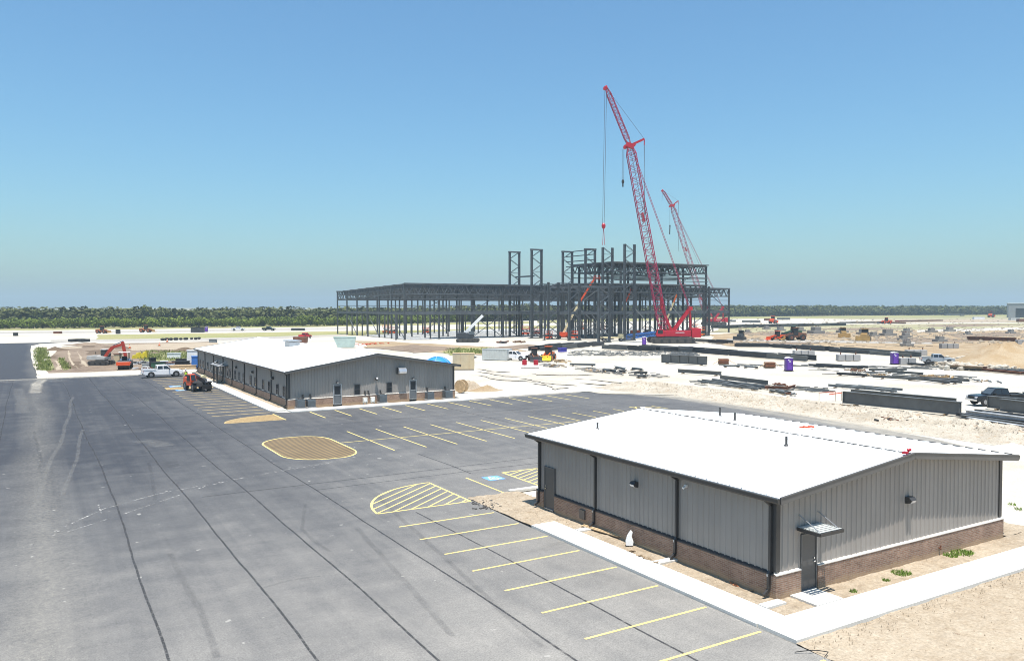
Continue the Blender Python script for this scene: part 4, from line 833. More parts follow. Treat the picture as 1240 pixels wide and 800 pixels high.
m = MB(); m.bar((2.3, .25, 1.57), (3.1, .25, 1.2), .32, .38); m.build('boom_tip', STEELD, r)
m = MB(); m.box((3.15, .2, .75), (.16, 1.3, .6)); m.b2((3.2, -.45, .38), (3.9, -.3, .46)); m.b2((3.2, .55, .38), (3.9, .7, .46)); m.build('fork_carriage', BLACK, r)
m = MB(); m.cyl((.9, .45, 2.0), (1.5, .45, 2.0), .33, 12); m.build('hose_reel', CREAM, r)
m = MB(); m.b2((-2.52, -1.0, 1.15), (-2.50, -.75, 1.35)); m.b2((-2.52, .75, 1.15), (-2.50, 1.0, 1.35)); m.build('tail_light', REDL, r)
for x in (-1.5, 1.6):
    for s in (-1, 1): wheel(r, x, s*1.05, .62, .42, BLACK, M('telehandler_rim', (.16, .15, .14), .5))
for s in (-1, 1): m = MB(); m.prism([(1.0+1.3*k/6-.05, 1.3+.12*math.sin(PI*k/6)) for k in range(7)]+[(2.2-1.2*k/6, 1.2+.12*math.sin(PI*k/6)) for k in range(7)], s*.85, s*1.28); m.build('mudguard', BLACK, r)
# the worker: one skinned body, clothes as children
p = G(225, 462); r = thing('person', 'worker in a yellow high-visibility vest and hard hat standing beside the telehandler', 'person', (p.x, p.y, 0), math.radians(200))
def skinned(name, verts, edges, radii, mat, parent, lvl=2):
    me = bpy.data.meshes.new(name); me.from_pydata(verts, edges, []); me.materials.append(mat); o = bpy.data.objects.new(name, me); COL.objects.link(o); o.parent = parent
    sk = o.modifiers.new('skin', 'SKIN'); sk.use_smooth_shade = True
    for i, q in enumerate(radii): d = me.skin_vertices[0].data[i]; d.radius = (q, q) if not isinstance(q, tuple) else q; d.use_root = i == 0
    s = o.modifiers.new('sub', 'SUBSURF'); s.levels = s.render_levels = lvl; return o
bv = [(0, 0, .95), (0, .01, 1.15), (0, .01, 1.36), (0, .01, 1.47), (0, .02, 1.55), (0, .03, 1.66), (0, .02, 1.74), (.1, 0, .88), (.12, .02, .5), (.12, -.02, .09), (.12, .13, .04), (-.1, 0, .88), (-.13, .02, .5), (-.14, -.02, .09), (-.15, .13, .04),
      (.19, 0, 1.42), (.27, .02, 1.14), (.25, .15, .93), (.24, .2, .86), (-.19, 0, 1.42), (-.28, .02, 1.14), (-.26, .13, .92), (-.25, .18, .85)]
be = [(0, 1), (1, 2), (2, 3), (3, 4), (4, 5), (5, 6), (0, 7), (7, 8), (8, 9), (9, 10), (0, 11), (11, 12), (12, 13), (13, 14), (2, 15), (15, 16), (16, 17), (17, 18), (2, 19), (19, 20), (20, 21), (21, 22)]
br = [(.16, .11), (.15, .1), (.17, .11), .06, .065, .1, .085, .09, .065, .045, .05, .09, .065, .045, .05, .065, .05, .04, .045, .065, .05, .04, .045]
body = skinned('body', bv, be, br, SKIN, r)
skinned('trousers', [(0, 0, 1.0), (0, 0, .92), (.1, 0, .86), (.12, .02, .5), (.12, -.02, .1), (-.1, 0, .86), (-.13, .02, .5), (-.14, -.02, .1)], [(0, 1), (1, 2), (2, 3), (3, 4), (1, 5), (5, 6), (6, 7)], [(.18, .13), (.18, .13), .11, .085, .07, .11, .085, .07], DENIM, r)
skinned('vest', [(0, .01, 1.2), (0, .01, 1.0), (0, .01, 1.38), (.18, 0, 1.42), (-.18, 0, 1.42)], [(0, 1), (0, 2), (2, 3), (2, 4)], [(.19, .14), (.185, .135), (.2, .14), .08, .08], HIVIS, r)
m = MB(); m.ball((0, .025, 1.735), .125, 12, 6, (1, 1.15, .75)); m.cyl((0, .05, 1.715), (0, .05, 1.73), .15, 14); m.build('hard_hat', HARD, r, True)
m = MB(); m.ball((0, .14, 1.64), .018, 6, 4); m.ball((.04, .115, 1.67), .012, 6, 4); m.ball((-.04, .115, 1.67), .012, 6, 4); m.b2((-.03, .115, 1.595), (.03, .125, 1.605)); m.build('face', M('face_marks', (.2, .1, .07)), r)
# lifts
def boom_lift(label, base, knee, mid, tip, chassis=ORANGE, lower=CREAM, upper=ORED, w=.55):
    """elements given where the photograph shows them, at the distance of the wheels"""
    g0 = G(*base); k = mpp(g0); r = thing('boom_lift', label, 'boom lift', (g0.x, g0.y, 0)); ux = Vector((_r.x, _r.y, 0)); loc = lambda q: ux*((q[0]-base[0])*k)+Vector((0, 0, (base[1]-q[1])*k))
    ang = math.atan2(ux.y, ux.x)
    m = MB(); m.box((0, 0, .95), (4.6, 2.2, .7), ang); m.build('chassis', chassis, r, False, .06)
    m = MB(); m.box(ux*-.6+Vector((0, 0, 1.75)), (3.4, 1.9, .85), ang); m.build('turret', chassis, r, False, .08)
    vy = Vector((-ux.y, ux.x, 0))
    for sx in (-1.5, 1.5):
        for sy in (-1, 1): m = MB(); c = ux*sx+vy*sy*1.05+Vector((0, 0, .55)); m.cyl(c-vy*.2, c+vy*.2, .55, 14); m.build('wheel', BLACK, r)
    a, b, c = loc(knee), loc(mid), loc(tip)
    m = MB(); m.bar(Vector((0, 0, 2.0)) if False else a, b, w, w*1.2); m.build('lower_boom', lower, r)
    m = MB(); m.bar(b, c, w*.85, w); m.build('upper_boom', upper, r)
    d = (c-b).normalized(); s = 1 if d.dot(ux) > 0 else -1
    m = MB(); c2 = c+ux*s*1.0
    for z in (0, .55, 1.1):
        for e, f in (((-1, -.5), (1, -.5)), ((-1, .5), (1, .5)), ((-1, -.5), (-1, .5)), ((1, -.5), (1, .5))): m.bar(c2+ux*e[0]+vy*e[1]+Vector((0, 0, z)), c2+ux*f[0]+vy*f[1]+Vector((0, 0, z)), .07)
    for e in ((-1, -.5), (1, -.5), (-1, .5), (1, .5)): m.bar(c2+ux*e[0]+vy*e[1], c2+ux*e[0]+vy*e[1]+Vector((0, 0, 1.1)), .07)
    m.box(c2, (2, 1, .08), ang); m.build('basket', ORED, r); return r
boom_lift('orange boom lift with cream lower boom reaching up before the twin-leg columns', (683, 410), (681, 405), (701, 367), (719, 338.5), ORED)
boom_lift('boom lift with cream lower boom rising before the tall column pair, orange basket', (771, 407), (745, 391), (755.3, 371), (763, 353), ORED)
boom_lift('boom lift with a long orange boom up to the roof edge beside the big crane', (811, 404), (806.5, 389), (815.5, 366), (823, 347), ORANGE, CREAM, ORANGE, .5)
def scissor(label, px, mat, h=1.9, group=None):
    g0 = G(*px); r = thing('scissor_lift', label, 'scissor lift', (g0.x, g0.y, 0), random.uniform(-.6, .6), group)
    m = MB(); m.b2((-1.5, -.8, .35), (1.5, .8, .9)); m.build('base', mat, r, False, .05)
    m = MB()
    for s in (-1, 1):
        for k in range(2): z = .9+k*(h-1)/2; m.bar((-1.2, s*.6, z), (1.2, s*.6, z+(h-1)/2), .12); m.bar((1.2, s*.6, z), (-1.2, s*.6, z+(h-1)/2), .12)
    m.build('scissor_arms', STEELD, r)
    m = MB(); m.b2((-1.5, -.8, h), (1.5, .8, h+.15)); [m.bar((x, y, h), (x, y, h+1.1), .07) for x in (-1.45, 0, 1.45) for y in (-.75, .75)]; [m.bar((-1.45, y, h+z), (1.45, y, h+z), .07) for y in (-.75, .75) for z in (.6, 1.1)]; m.build('platform', mat, r)
    for x in (-1, 1):
        for s in (-1, 1): m = MB(); m.cyl((x, s*.7, .36), (x, s*.95, .36), .36, 12); m.build('wheel', BLACK, r)
SC = [((468, 403), 'orange scissor lift under the first bays of the steel frame, beside a darker one', ORANGE), ((476, 404), 'red-orange scissor lift under the frame before the third front column', ORED), ((516, 403.5), 'red-orange scissor lift deep in the frame behind the white-boomed crane', ORED),
      ((636, 405.5), 'red scissor lift between the first pair of tall twin-leg columns', ORED), ((649, 405), 'small red scissor lift at the foot of the second tall column', ORED), ((664, 410.5), 'low orange scissor lift by the end of the long dark steel row', ORED), ((694, 410.5), 'low red-orange scissor lift right of the boom lift base', ORED),
      ((705, 399), 'orange scissor lift seen between columns behind the boom lift', ORANGE), ((729, 400), 'orange scissor lift seen just beside the column under the crane hook', ORED), ((784, 404), 'broad orange scissor lift above the blue steel beside the big crane', ORANGE), ((841, 399), 'orange scissor lift behind the counterweight of the big crane', ORANGE), ((848, 407), 'orange scissor lift between the big crane and the front column', ORANGE)]
for px, lab, mt in SC: scissor(lab, px, mt, random.choice((1.6, 2.2)), 'scissor lifts in and round the steel frame')
# telescopic crane with white boom
g0 = G(567, 414); r = thing('telescopic_crane', 'dark crawler crane with a white telescopic boom before the steel frame', 'crane', (g0.x, g0.y, 0), -YAW); k = mpp(g0)
for y in (-1.6, 1.6): track(r, -3.6, 3.4, y, 1.1, .8)
m = MB(); m.prism([(-3.6, 1.3), (-3.6, 2.7), (-1, 2.9), (1.8, 2.3), (1.8, 1.3)], -1.5, 1.5, .1); m.build('upper_body', STEELD, r, False, .06)
m = MB(); m.prism([(.2, 2.3), (.2, 3.3), (1.6, 3.3), (2.1, 2.3)], -1.5, -.5); m.build('cab', GREYB, r)
m = MB(); m.bar((-1.8, 0, 1.9), (4.4, 0, 8.0), .8, .85); m.build('boom', WHITE, r); m = MB(); m.bar((4.3, 0, 7.9), (5.0, 0, 8.6), .5, .55); m.build('boom_tip', STEELD, r)
# generic earthmovers
def dozer(label, px, rz, paint, s=1.0, cabin=True, blade=True):
    g0 = G(*px); r = thing('bulldozer', label, 'bulldozer', (g0.x, g0.y, 0), rz); r.scale = (s, s, s)
    for y in (-1.0, 1.0): track(r, -1.9, 1.9, y, 1.0, .55)
    m = MB(); m.prism([(-1.7, .8), (-1.7, 1.7), (-.1, 1.7), (0, 1.95), (1.9, 1.8), (2.0, .8)], -.75, .75, .05); m.build('hull', paint, r, False, .05)
    if cabin:
        m = MB(); m.prism([(-1.35, 1.68), (-1.25, 2.9), (.05, 2.9), (.15, 1.7)], -.75, .75, .08); c = m.build('cab', BLACK, r); m = MB(); m.b2((-1.4, -.85, 2.9), (.2, .85, 3.05)); m.build('cab_roof', paint, c)
        m = MB(); m.b2((-1.1, -.755, 2.0), (-.1, -.74, 2.75)); m.b2((-1.1, .74, 2.0), (-.1, .755, 2.75)); m.build('cab_window', GL, c)
    if blade: m = MB(); m.prism([(2.7, .1), (2.55, .5), (2.6, 1.05), (2.8, 1.3), (2.85, .1)], -1.7, 1.7); m.build('blade', paint, r); m = MB(); [m.bar((.6, y, .55), (2.65, y, .5), .18, .22) for y in (-1.35, 1.35)]; m.build('push_arm', paint, r)
    return r
dozer('small dark bulldozer on the tan ground beside the pale haul strip', (897, 411.5), 3.6, STEELD, 1.0); dozer('tan bulldozer with dark cab behind the concrete footings', (1021, 408.5), 3.9, TANY, 1.15)
dozer('tan bulldozer with a bright window frame and its blade out on the sand', (1047, 412.5), 3.6, TANY, 1.25)
FORANGE = M('faded_orange', (.34, .10, .035), .5, 0, .3)
def loader(label, px, rz, paint, s=1.0, bucket=TANY):
    g0 = G(*px); r = thing('wheel_loader', label, 'loader', (g0.x, g0.y, 0), rz); r.scale = (s, s, s)
    m = MB(); m.prism([(-2.6, .8), (-2.6, 1.7), (-.6, 1.9), (-.6, .8)], -.8, .8, .05); m.build('engine_hood', paint, r, False, .05)
    m = MB(); m.b2((-.6, -.6, .7), (1.6, .6, 1.25)); m.build('front_frame', paint, r)
    m = MB(); m.prism([(-.7, 1.6), (-.6, 2.9), (.4, 2.9), (.55, 1.3), (-.7, 1.3)], -.65, .65, .05); c = m.build('cab', BLACK, r); m = MB(); m.b2((-.8, -.75, 2.9), (.55, .75, 3.02)); m.build('cab_roof', paint, c)
    m = MB(); [m.bar((.6, y, 1.6), (3.0, y, .9), .2, .32) for y in (-.55, .55)]; m.build('lift_arm', paint, r)
    m = MB(); m.prism([(2.9, 1.2), (2.8, .4), (3.1, .2), (4.0, .25), (3.1, .5)], -1.35, 1.35); m.build('bucket', bucket, r)
    for x in (-1.6, 1.2):
        for s2 in (-1, 1): wheel(r, x, s2*.95, .7, .5, BLACK, paint)
    return r
loader('orange loader with a yellow bucket parked before the row of dark steel', (664, 436.5), -2.4, ORANGE, .95, YELLOW); loader('dark brown loader parked left of the orange one', (647, 437), -2.0, RUST, .85, STEELD)
loader('orange tractor with raised arm on the far road, nearer the asphalt turn', (124, 403.5), -.6, FORANGE, .95); loader('orange tractor with a grey load on the far road before the shrubs', (177, 402.3), -.5, FORANGE, 1.0)
loader('red tractor beside the long red pipes on the far ground', (1073, 392), 2.6, ORED, 1.3, STEELD); loader('small red service loader beside the brown excavator on the tan ground', (941, 412), 2.8, ORED, 1.0, ORED)
loader('rust brown loader with a tan bucket beside the small red loader', (962, 412), 2.7, RUST, 1.35, TANY); loader('dark green loader parked behind the rust brown one', (960, 407), 2.7, GREENM, 1.2, STEELD)
loader('orange machine on the far pale strip before the woods', (936, 391.5), .5, ORED, 1.6, ORED); loader('orange machine on the far field near the grey building', (1200, 384), .3, ORED, 1.9, ORED)

# ------------------------------------------------------------------ lattice cranes
def lattice(m, p, q, w0, w1, n, ch, lc, side):
    """four chords and zigzag lacing from p to q; side is the horizontal width direction"""
    p, q = Vector(p), Vector(q); d = (q-p).normalized(); a = Vector(side).normalized(); b = d.cross(a).normalized()
    def C(t, i, j, taper=True):
        w = w0+(w1-w0)*t
        return p.lerp(q, t)+a*i*w/2+b*j*w/2
    for i in (-1, 1):
        for j in (-1, 1): m.bar(C(0, i, j), C(1, i, j), ch, ch, up=a)
    for k in range(n):
        t0, t1 = k/n, (k+1)/n; s = 1 if k % 2 else -1
        for e in (-1, 1):
            m.bar(C(t0, s, e), C(t1, -s, e), lc, lc, up=b); m.bar(C(t0, e, s), C(t1, e, -s), lc, lc, up=a)
            m.bar(C(t0, -1, e), C(t0, 1, e), lc, lc, up=b); m.bar(C(t0, e, -1), C(t0, e, 1), lc, lc, up=a)
def crawler_crane(label, base, pts, s, hook, lbl2, ropes):
    """parts in a frame whose x runs across the view and z up, metres from photo pixels at the crane's distance"""
    g0 = G(*base); k = mpp(g0)*s; r = thing('crawler_crane', label, 'crane', (g0.x, g0.y, 0), -YAW)
    L = lambda q, y=0: Vector(((q[0]-base[0])*k, y, (base[1]-q[1])*k))
    for y in (-3.1, 3.1): track(r, -6.4, 6.6, y, 1.7, 1.5)
    m = MB(); m.b2((-2.2, -2.6, .6), (2.2, 2.6, 1.9)); m.build('car_body', BLACK, r)
    m = MB(); m.prism([(-3.6, 1.95), (-3.6, 3.2), (-1.5, 3.7), (5.6, 3.7), (5.6, 1.95)], -2.2, 2.2, .1); u = m.build('upper_body', CRED, r, False, .08)
    m = MB(); m.b2((1.0, -2.215, 3.02), (3.6, -2.2, 3.2)); m.build('pale_stripe', WHITE, u)
    m = MB(); m.prism([(5.65, 1.7), (5.65, 4.3), (8.3, 4.3), (8.3, 1.7)], -2.9, 2.9, .05); m.build('counterweight', CRED, r, False, .1)
    m = MB(); m.prism([(-4.6, 1.9), (-4.9, 2.6), (-4.4, 4.1), (-2.6, 4.1), (-2.6, 1.9)], -3.2, -1.7, .08); c = m.build('cab', CRED, r, False, .08)
    m = MB(); m.b2((-4.3, -3.2, 2.8), (-2.9, -3.17, 3.9)); m.add([(-4.92, -3.0, 2.65), (-4.92, -1.9, 2.65), (-4.45, -1.9, 3.98), (-4.45, -3.0, 3.98)], [(3, 2, 1, 0)]); m.build('cab_window', GL, c)
    foot, tip, jt, st, gt = L(pts['foot']), L(pts['tip']), L(pts['jib']), L(pts['strut']), L(pts['gantry'])
    m = MB(); a = foot.lerp(tip, .1); b = foot.lerp(tip, .955); n = 27
    lattice(m, foot, a, 1.5, 2.5, 3, .22, .11, (0, 1, 0)); lattice(m, a, b, 2.5, 2.5, n, .21, .09, (0, 1, 0)); lattice(m, b, tip, 2.5, 1.2, 2, .22, .11, (0, 1, 0)); m.build('boom', CPINK, r)
    for t in (.1, .38, .62, .84): f = MB(); q = foot.lerp(tip, t); f.bar(q-Vector((.0, 1.35, .0)), q+Vector((0, 1.35, 0)), .3, 2.7, up=(tip-foot)); q2 = f.build('boom_joint', CRED, r) if t == .62 else None
    m = MB(); d = (jt-tip); lattice(m, tip, tip+d*.12, .7, 1.3, 1, .17, .1, (0, 1, 0)); lattice(m, tip+d*.12, tip+d*.88, 1.35, 1.25, 14, .17, .09, (0, 1, 0)); lattice(m, tip+d*.88, jt, 1.25, .5, 2, .17, .1, (0, 1, 0)); m.build('jib', CPINK, r)
    m = MB(); m.ball(jt, .55, 8, 6, (.8, 1, 1.3)); m.cyl(jt-Vector((.4, .5, .2)), jt+Vector((-.4, .5, -.2)), .5, 12); m.build('jib_head', CRED, r)
    m = MB(); m.box(tip, (2.4, 2.0, 1.3), 0, .25); m.cyl(tip+Vector((-1.3, -.6, -.4)), tip+Vector((-1.3, .6, -.4)), .6, 12); m.cyl(tip+Vector((1.2, -.6, .2)), tip+Vector((1.2, .6, .2)), .5, 12); m.build('boom_head', CRED, r)
    m = MB(); m.bar(tip, st, .5, .6); m.bar(st, st-Vector((0, 0, 1.8)), .25); m.build('jib_strut', CRED, r)
    w = MB(); w.cyl(jt, st, .05, 5); w.build('jib_pendant', ROPE, r)
    w = MB(); w.cyl(jt+Vector((.3, .3, -.5)), L(pts['mid']), .035, 5); w.build('jib_rope', ROPE, r)
    w = MB(); w.cyl(st-Vector((0, -.3, 1.8)), st.lerp(Vector((st.x+.6, 0, 3)), .42), .05, 5); w.cyl(st-Vector((0, .3, 1.8)), st.lerp(Vector((st.x+.2, 0, 3)), .42), .05, 5); w.build('strut_rope', ROPE, r)
    m = MB()
    for y in (-.7, .7): m.bar(tip+Vector((.6, y, -.5)), gt+Vector((0, y, 0)), .1, .12)
    for j in range(14): q = (tip+Vector((.6, 0, -.5))).lerp(gt, j/14); m.bar(q-Vector((0, .7, 0)), q+Vector((0, .7, 0)), .09)
    m.build('boom_pendant', CPINK, r)
    gb = Vector((.8, 0, 3.6))
    for y in (-1, 1): m = MB(); m.bar(gb+Vector((0, y, 0)), gt+Vector((0, y*.8, 0)), .5, .75); m.build('gantry_leg', CRED, r)
    m = MB(); m.bar(gt+Vector((0, -1.2, 0)), gt+Vector((0, 1.2, 0)), 1.1, 1.1); m.build('gantry_head', CRED, r)
    m = MB(); [m.bar(gt+Vector((0, y, 0)), Vector((gt.x+.2, y, 4.2)), .3) for y in (-.8, .8)]; m.build('gantry_tie', CRED, r)
    bs = L(pts['stop'])
    for y in (-.9, .9): m = MB(); m.bar(Vector((.2, y, 3.6)), bs+Vector((0, y, 0)), .4, .45); m.build('backstop', CRED, r)
    m = MB(); m.bar(bs+Vector((0, -1.2, 0)), bs+Vector((0, 1.2, 0)), .5, .9); m.bar(bs, bs+Vector((-.2, 0, 3.0)), .7, 1.2); m.build('backstop_head', CRED, r)
    for px0, px1 in ropes: w = MB(); w.cyl(L(px0, .2), L(px1, .2), .06, 5); w.build('hoist_rope', ROPE, r)
    h = L(hook); m = MB(); m.ball(h, .5, 8, 6, (.8, .5, 1.4)); m.cyl(h-Vector((0, 0, .6)), h-Vector((0, 0, 1.5)), .2, 8); m.build('hook_block', BLACK, r)
    return r, L
crane, L1 = crawler_crane('large red crawler crane with a lattice boom and luffing jib beside the steel frame', (812, 415), dict(foot=(804, 403.5), tip=(761.5, 178), jib=(733, 109), strut=(779, 170), gantry=(835, 373.5), mid=(764.5, 196), stop=(801, 372)), 1.0, (753.5, 221), None,
    [((731.5, 112), (729.3, 273)), ((733.5, 112), (731.2, 273)), ((752.6, 182), (752.8, 218)), ((754.6, 182), (754.6, 218)), ((802, 372), (762.5, 182))])
h = L1((730.4, 274)); m = MB(); m.ball(h, .75, 10, 6, (.8, .8, 1.2)); [m.cyl(h, L1((x, 297)), .07, 5) for x in (729.2, 731.8)]; m.build('load_hook', CRED, crane)
crane2, L2 = crawler_crane('smaller looking red crawler crane farther off behind the steel frame', (864, 393.5), dict(foot=(857.5, 388), tip=(813, 249.5), jib=(801.5, 231.5), strut=(820.5, 243.8), gantry=(875, 372), mid=(816, 262), stop=(846, 357)), 1.0, (810.5, 274), None,
    [((810.4, 252), (810.4, 272)), ((801.5, 233), (800.8, 244)), ((801.5, 233), (809, 248))])
w = MB(); w.bar(L2((810.6, 274)), L2((810.2, 284)), .5, .5); w.build('hook_rod', BLACK, crane2)
w = MB(); w.cyl(L2((816, 254)), L2((847, 322)), .06, 5); w.cyl(L2((848, 322)), L2((875, 372)), .08, 5); w.build('boom_pendant_rope', ROPE, crane2)

# ------------------------------------------------------------------ the steel frame
fr = thing('steel_building_frame', 'large unfinished steel building frame of dark columns, trusses and tall twin-leg columns', 'building frame')
def P_(m, n, mt=STEEL): return m.build(n, mt, fr)
def col(x, y, z, w=.42, mt=STEEL):
    m = MB(); m.box((x, y, z/2), (.06, w*.85, z)); m.box((x-w/2, y, z/2), (.07, w, z)); m.box((x+w/2, y, z/2), (.07, w, z)); m.box((x, y, .05), (w+.3, w+.3, .1)); return P_(m, 'column', mt)
def beam(p, q, w=.3, h=.6, n='beam', mt=STEEL): m = MB(); m.bar(p, q, w, h); return P_(m, n, mt)
def truss(p, q, d, n, ch=.28, wb=.15, name='roof_truss', mt=STEEL, sp=0):
    """parallel-chord truss hanging d below p-q, zigzag web"""
    p, q = Vector(p), Vector(q); z = Vector((0, 0, -d)); m = MB(); m.bar(p, q, ch); m.bar(p+z, q+z, ch)
    for k in range(n):
        a, b = p.lerp(q, k/n), p.lerp(q, (k+1)/n); c = p.lerp(q, (k+.5)/n)
        m.bar(a, c+z, wb); m.bar(c+z, b, wb)
    return P_(m, name, mt)
YF, YB = 238.0, 304.0; XS = [102.5+12.2*k for k in range(12)]; XE = XS[-1]+11
RZ = lambda y: 17.9-1.5*(y-YF)/(YB-YF)
YS = [YF+11*k for k in range(7)]
for i, x in enumerate(XS+[XE]):
    for j, y in enumerate(YS):
        if i < 5 or j in (0, 1, 3, 6) or i > 10: col(x, y, RZ(y)-.2, .5 if j == 0 else .38)
        if j in (1, 2, 4, 5) and i % 2 == 0 or (j == 0 and i < 4): col(x+(2.0 if j else -2.4), y+(0 if j else 1.5), 8.6, .32, STEEL)
for y in YS: truss((XS[0], y, RZ(y)), (XE, y, RZ(y)), 3.1, 46, .34, .2)
for x in XS+[XE]:
    truss((x, YF, RZ(YF)), (x, YB, RZ(YB)), 2.9, 24, .32, .18)
jm = MB()
for i in range(len(XS)*8):
    x = XS[0]+1.525*i
    if x > XE: break
    p, q = Vector((x, YF, RZ(YF)+.1)), Vector((x, YB, RZ(YB)+.1)); z = Vector((0, 0, -1.5)); jm.bar(p, q, .2, .16); jm.bar(p+z, q+z, .16)
    for k in range(44): a, b, c = p.lerp(q, k/44), p.lerp(q, (k+1)/44), p.lerp(q, (k+.5)/44); jm.bar(a, c+z, .09); jm.bar(c+z, b, .09)
jo = P_(jm, 'roof_joists'); jo['kind'] = 'stuff'
for y in (YF-.2, YB+.2): beam((XS[0]-.3, y, RZ(y)+.15), (XE+.3, y, RZ(y)+.15), .3, .5, 'eave_beam')
for k in range(9): y = YF+(YB-YF)*k/8+1.5; beam((XS[0], y, RZ(y)+.28), (XE, y, RZ(y)+.28), .5, .12, 'purlin')
for y in YS:
    if y in (YS[0], YS[2], YS[4], YS[6]): beam((XS[0], y, 8.5), (XE, y, 8.5), .45, 1.0 if y == YF else .7)
for x in XS: beam((x, YF, 8.45), (x, YB, 8.45), .35, .7)
fl = MB(); fl.b2((XS[1], YF+.4, 8.95), (XE-12, YF+10.6, 9.1)); P_(fl, 'floor_deck', DECKM)
for z in (11.0, 13.2):
    for y in (YF, YB): beam((XS[0], y-.2, z), (XE, y-.2, z), .12, .2, 'girt')
    beam((XS[0], YF, z), (XS[0], YB, z), .12, .2, 'girt')
for k in range(40): y = YF-.25; x = XS[0]+3.05*k; beam((x, y, 9.0), (x, y, 10.2), .07, .07, 'guard_post')
for z in (9.6, 10.2): beam((XS[0], YF-.25, z), (XE, YF-.25, z), .07, .07, 'guard_rail')
def brace(p, q, w=.2, mt=STEEL): beam(p, q, w, w, 'brace', mt)
for i, j in ((2, 0), (4, 0), (6, 0), (8, 3), (3, 6), (9, 0)):
    x0, x1, y = XS[i], XS[i+1], YS[j]; brace((x0, y, 9), (x1, y, 15.5)); brace((x1, y, 9), (x0, y, 15.5)) if i % 2 else None; brace((x0, y, .2), (x1, y, 8)); brace((x1, y, .2), (x0, y, 8))
for j in (0, 2, 4): y0, y1 = YS[j], YS[j+1]; brace((XS[0], y0, .2), (XS[0], y1, 8)); brace((XE, y1, .2), (XE, y0, 8)); brace((XE, y0, 9), (XE, y1, 16))
# front block with its low roof and the high bay above it
FX = [160.0, 171.0, 184.0, 197.0, 210.5]; FY = [213.5, 225.5]
for x in FX:
    for y in FY: col(x, y, 18.1 if x < 165 else 25.3, .5)
for y in FY: truss((146, y, 18.2), (211, y, 18.2), 2.6, 24); beam((146, y, 8.6), (211, y, 8.6), .45, 1.0)
for x in FX: truss((x, 213.5, 18.2), (x, 238, 18.2), 2.4, 9); beam((x, 213.5, 8.6), (x, 238, 8.6), .4, .8)
dk = MB(); dk.b2((159, 213.2, 18.3), (211.3, 237, 18.55)); P_(dk, 'roof_deck', DECKM)
HX0, HX1, HY0, HY1 = 168.0, 211.0, 213.5, 237.5
for y in (HY0, 221.5, 229.5, HY1): truss((HX0, y, 25.4), (HX1, y, 25.1), 2.7, 18, .3, .16); beam((HX0, y, 21.0), (HX1, y, 20.8), .15, .3, 'girt')
for x in FX[1:]+[HX0]: truss((x, HY0, 25.3), (x, HY1, 25.0), 2.4, 8, .3, .16); col(x, HY1, 25, .6)
for z in (19.6, 21.0): beam((HX0, HY0-.3, z), (HX1, HY0-.3, z), .1, .22, 'girt')
dk = MB(); dk.b2((HX0-.6, HY0-.6, 25.5), (HX1+.4, HY1+.4, 25.85)); P_(dk, 'roof_deck', DECKM)
brace((FX[3], HY0, 18.6), (FX[4], HY0, 25)); brace((FX[2], HY0, 9), (FX[3], HY0, 15.6)); brace((FX[3], HY0, 9), (FX[2], HY0, 15.6)); brace((FX[3], HY0, .2), (FX[4], HY0, 8)); brace((FX[4], HY0, .2), (FX[3], HY0, 8))
for z in (24.5, 26.2, 28.0, 29.6):
    beam((160, 214, z), (160, 230, z), .18, .3, 'girt')
# tall twin-leg columns: two legs laced together
def twin(x, y, z, w=3.9, cap=True, lean=STEEL, stuff=None):
    root = MB(); root.box((x, y, .12), (w+1, 1.0, .24)); o = root.build('twin_column', STEEL, fr)
    for s in (-1, 1):
        m = MB(); xx = x+s*w/2; m.box((xx, y, z/2), (.1, .6, z)); m.box((xx-.28, y, z/2), (.09, .64, z)); m.box((xx+.28, y, z/2), (.09, .64, z)); m.build('leg', STEEL, o)
    m = MB(); n = max(4, int(z/2.3))
    for k in range(n):
        a, b = z*k/n, z*(k+1)/n; s = 1 if k % 2 else -1; m.bar((x-s*w/2, y-.3, a), (x+s*w/2, y-.3, b), .12); m.bar((x-s*w/2, y+.3, a), (x+s*w/2, y+.3, b), .12)
        if k % 3 == 0: m.bar((x-w/2, y, a+.1), (x+w/2, y, a+.1), .15)
    m.build('lacing', STEEL, o)
    if cap: m = MB(); m.bar((x-w/2-.4, y, z), (x+w/2+.4, y, z), .8, .5); m.build('cap', STEEL, o)
for (px, y, z, cap) in ((623, 241, 29.8, True), (649.7, 227, 29.8, True), (670, 217.5, 18.6, False), (695.5, 205.5, 18.0, False), (731.5, 189.5, 16.4, False), (687, 230, 29.8, True), (714.5, 216, 29.8, True), (735.5, 208, 29.9, False), (762, 196.5, 30.2, False), (744, 218, 17.5, False), (812, 240, 17.5, False), (855, 213.5, 18.0, False)):
    hd = YAW+math.atan((px-CX)/FPX); twin(y*math.tan(hd), y, z, 3.9 if px < 800 else 2.6, cap)
x_ = 146.0; beam((145.5, 228, 21), (145.5, 240, 21), .3, .5); beam((145.5, 228, 8.6), (145.5, 240, 8.6), .4, .8)
for a, b in (((152, 217, 9), (160, 210, 17)), ((152, 210, 9.5), (160, 205, 1)), ((158, 214, 9.5), (164, 211, .5)), ((147, 208, 9), (156, 205, 1.0)), ((163, 196, 9.8), (172, 195, 1.5)), ((171, 196, 9), (180, 196, 1)), ((186, 213, 17), (193, 205, 5)), ((205, 213, 9), (214, 230, 17))): brace(a, b, .18, STEELL)
for k in range(9):
    px = random.choice((random.uniform(655, 700), random.uniform(700, 775), random.uniform(700, 775))); y = random.uniform(208, 236); x = y*math.tan(YAW+math.atan((px-CX)/FPX)); col(x, y, random.choice((8.6, 17.6, 17.6)), .36)
for z in (8.6, 17.0): beam((146, 206, z), (160, 206, z), .35, .7); beam((146, 218, z), (172, 216, z), .35, .7); beam((160, 197, z), (160, 216, z), .35, .7)
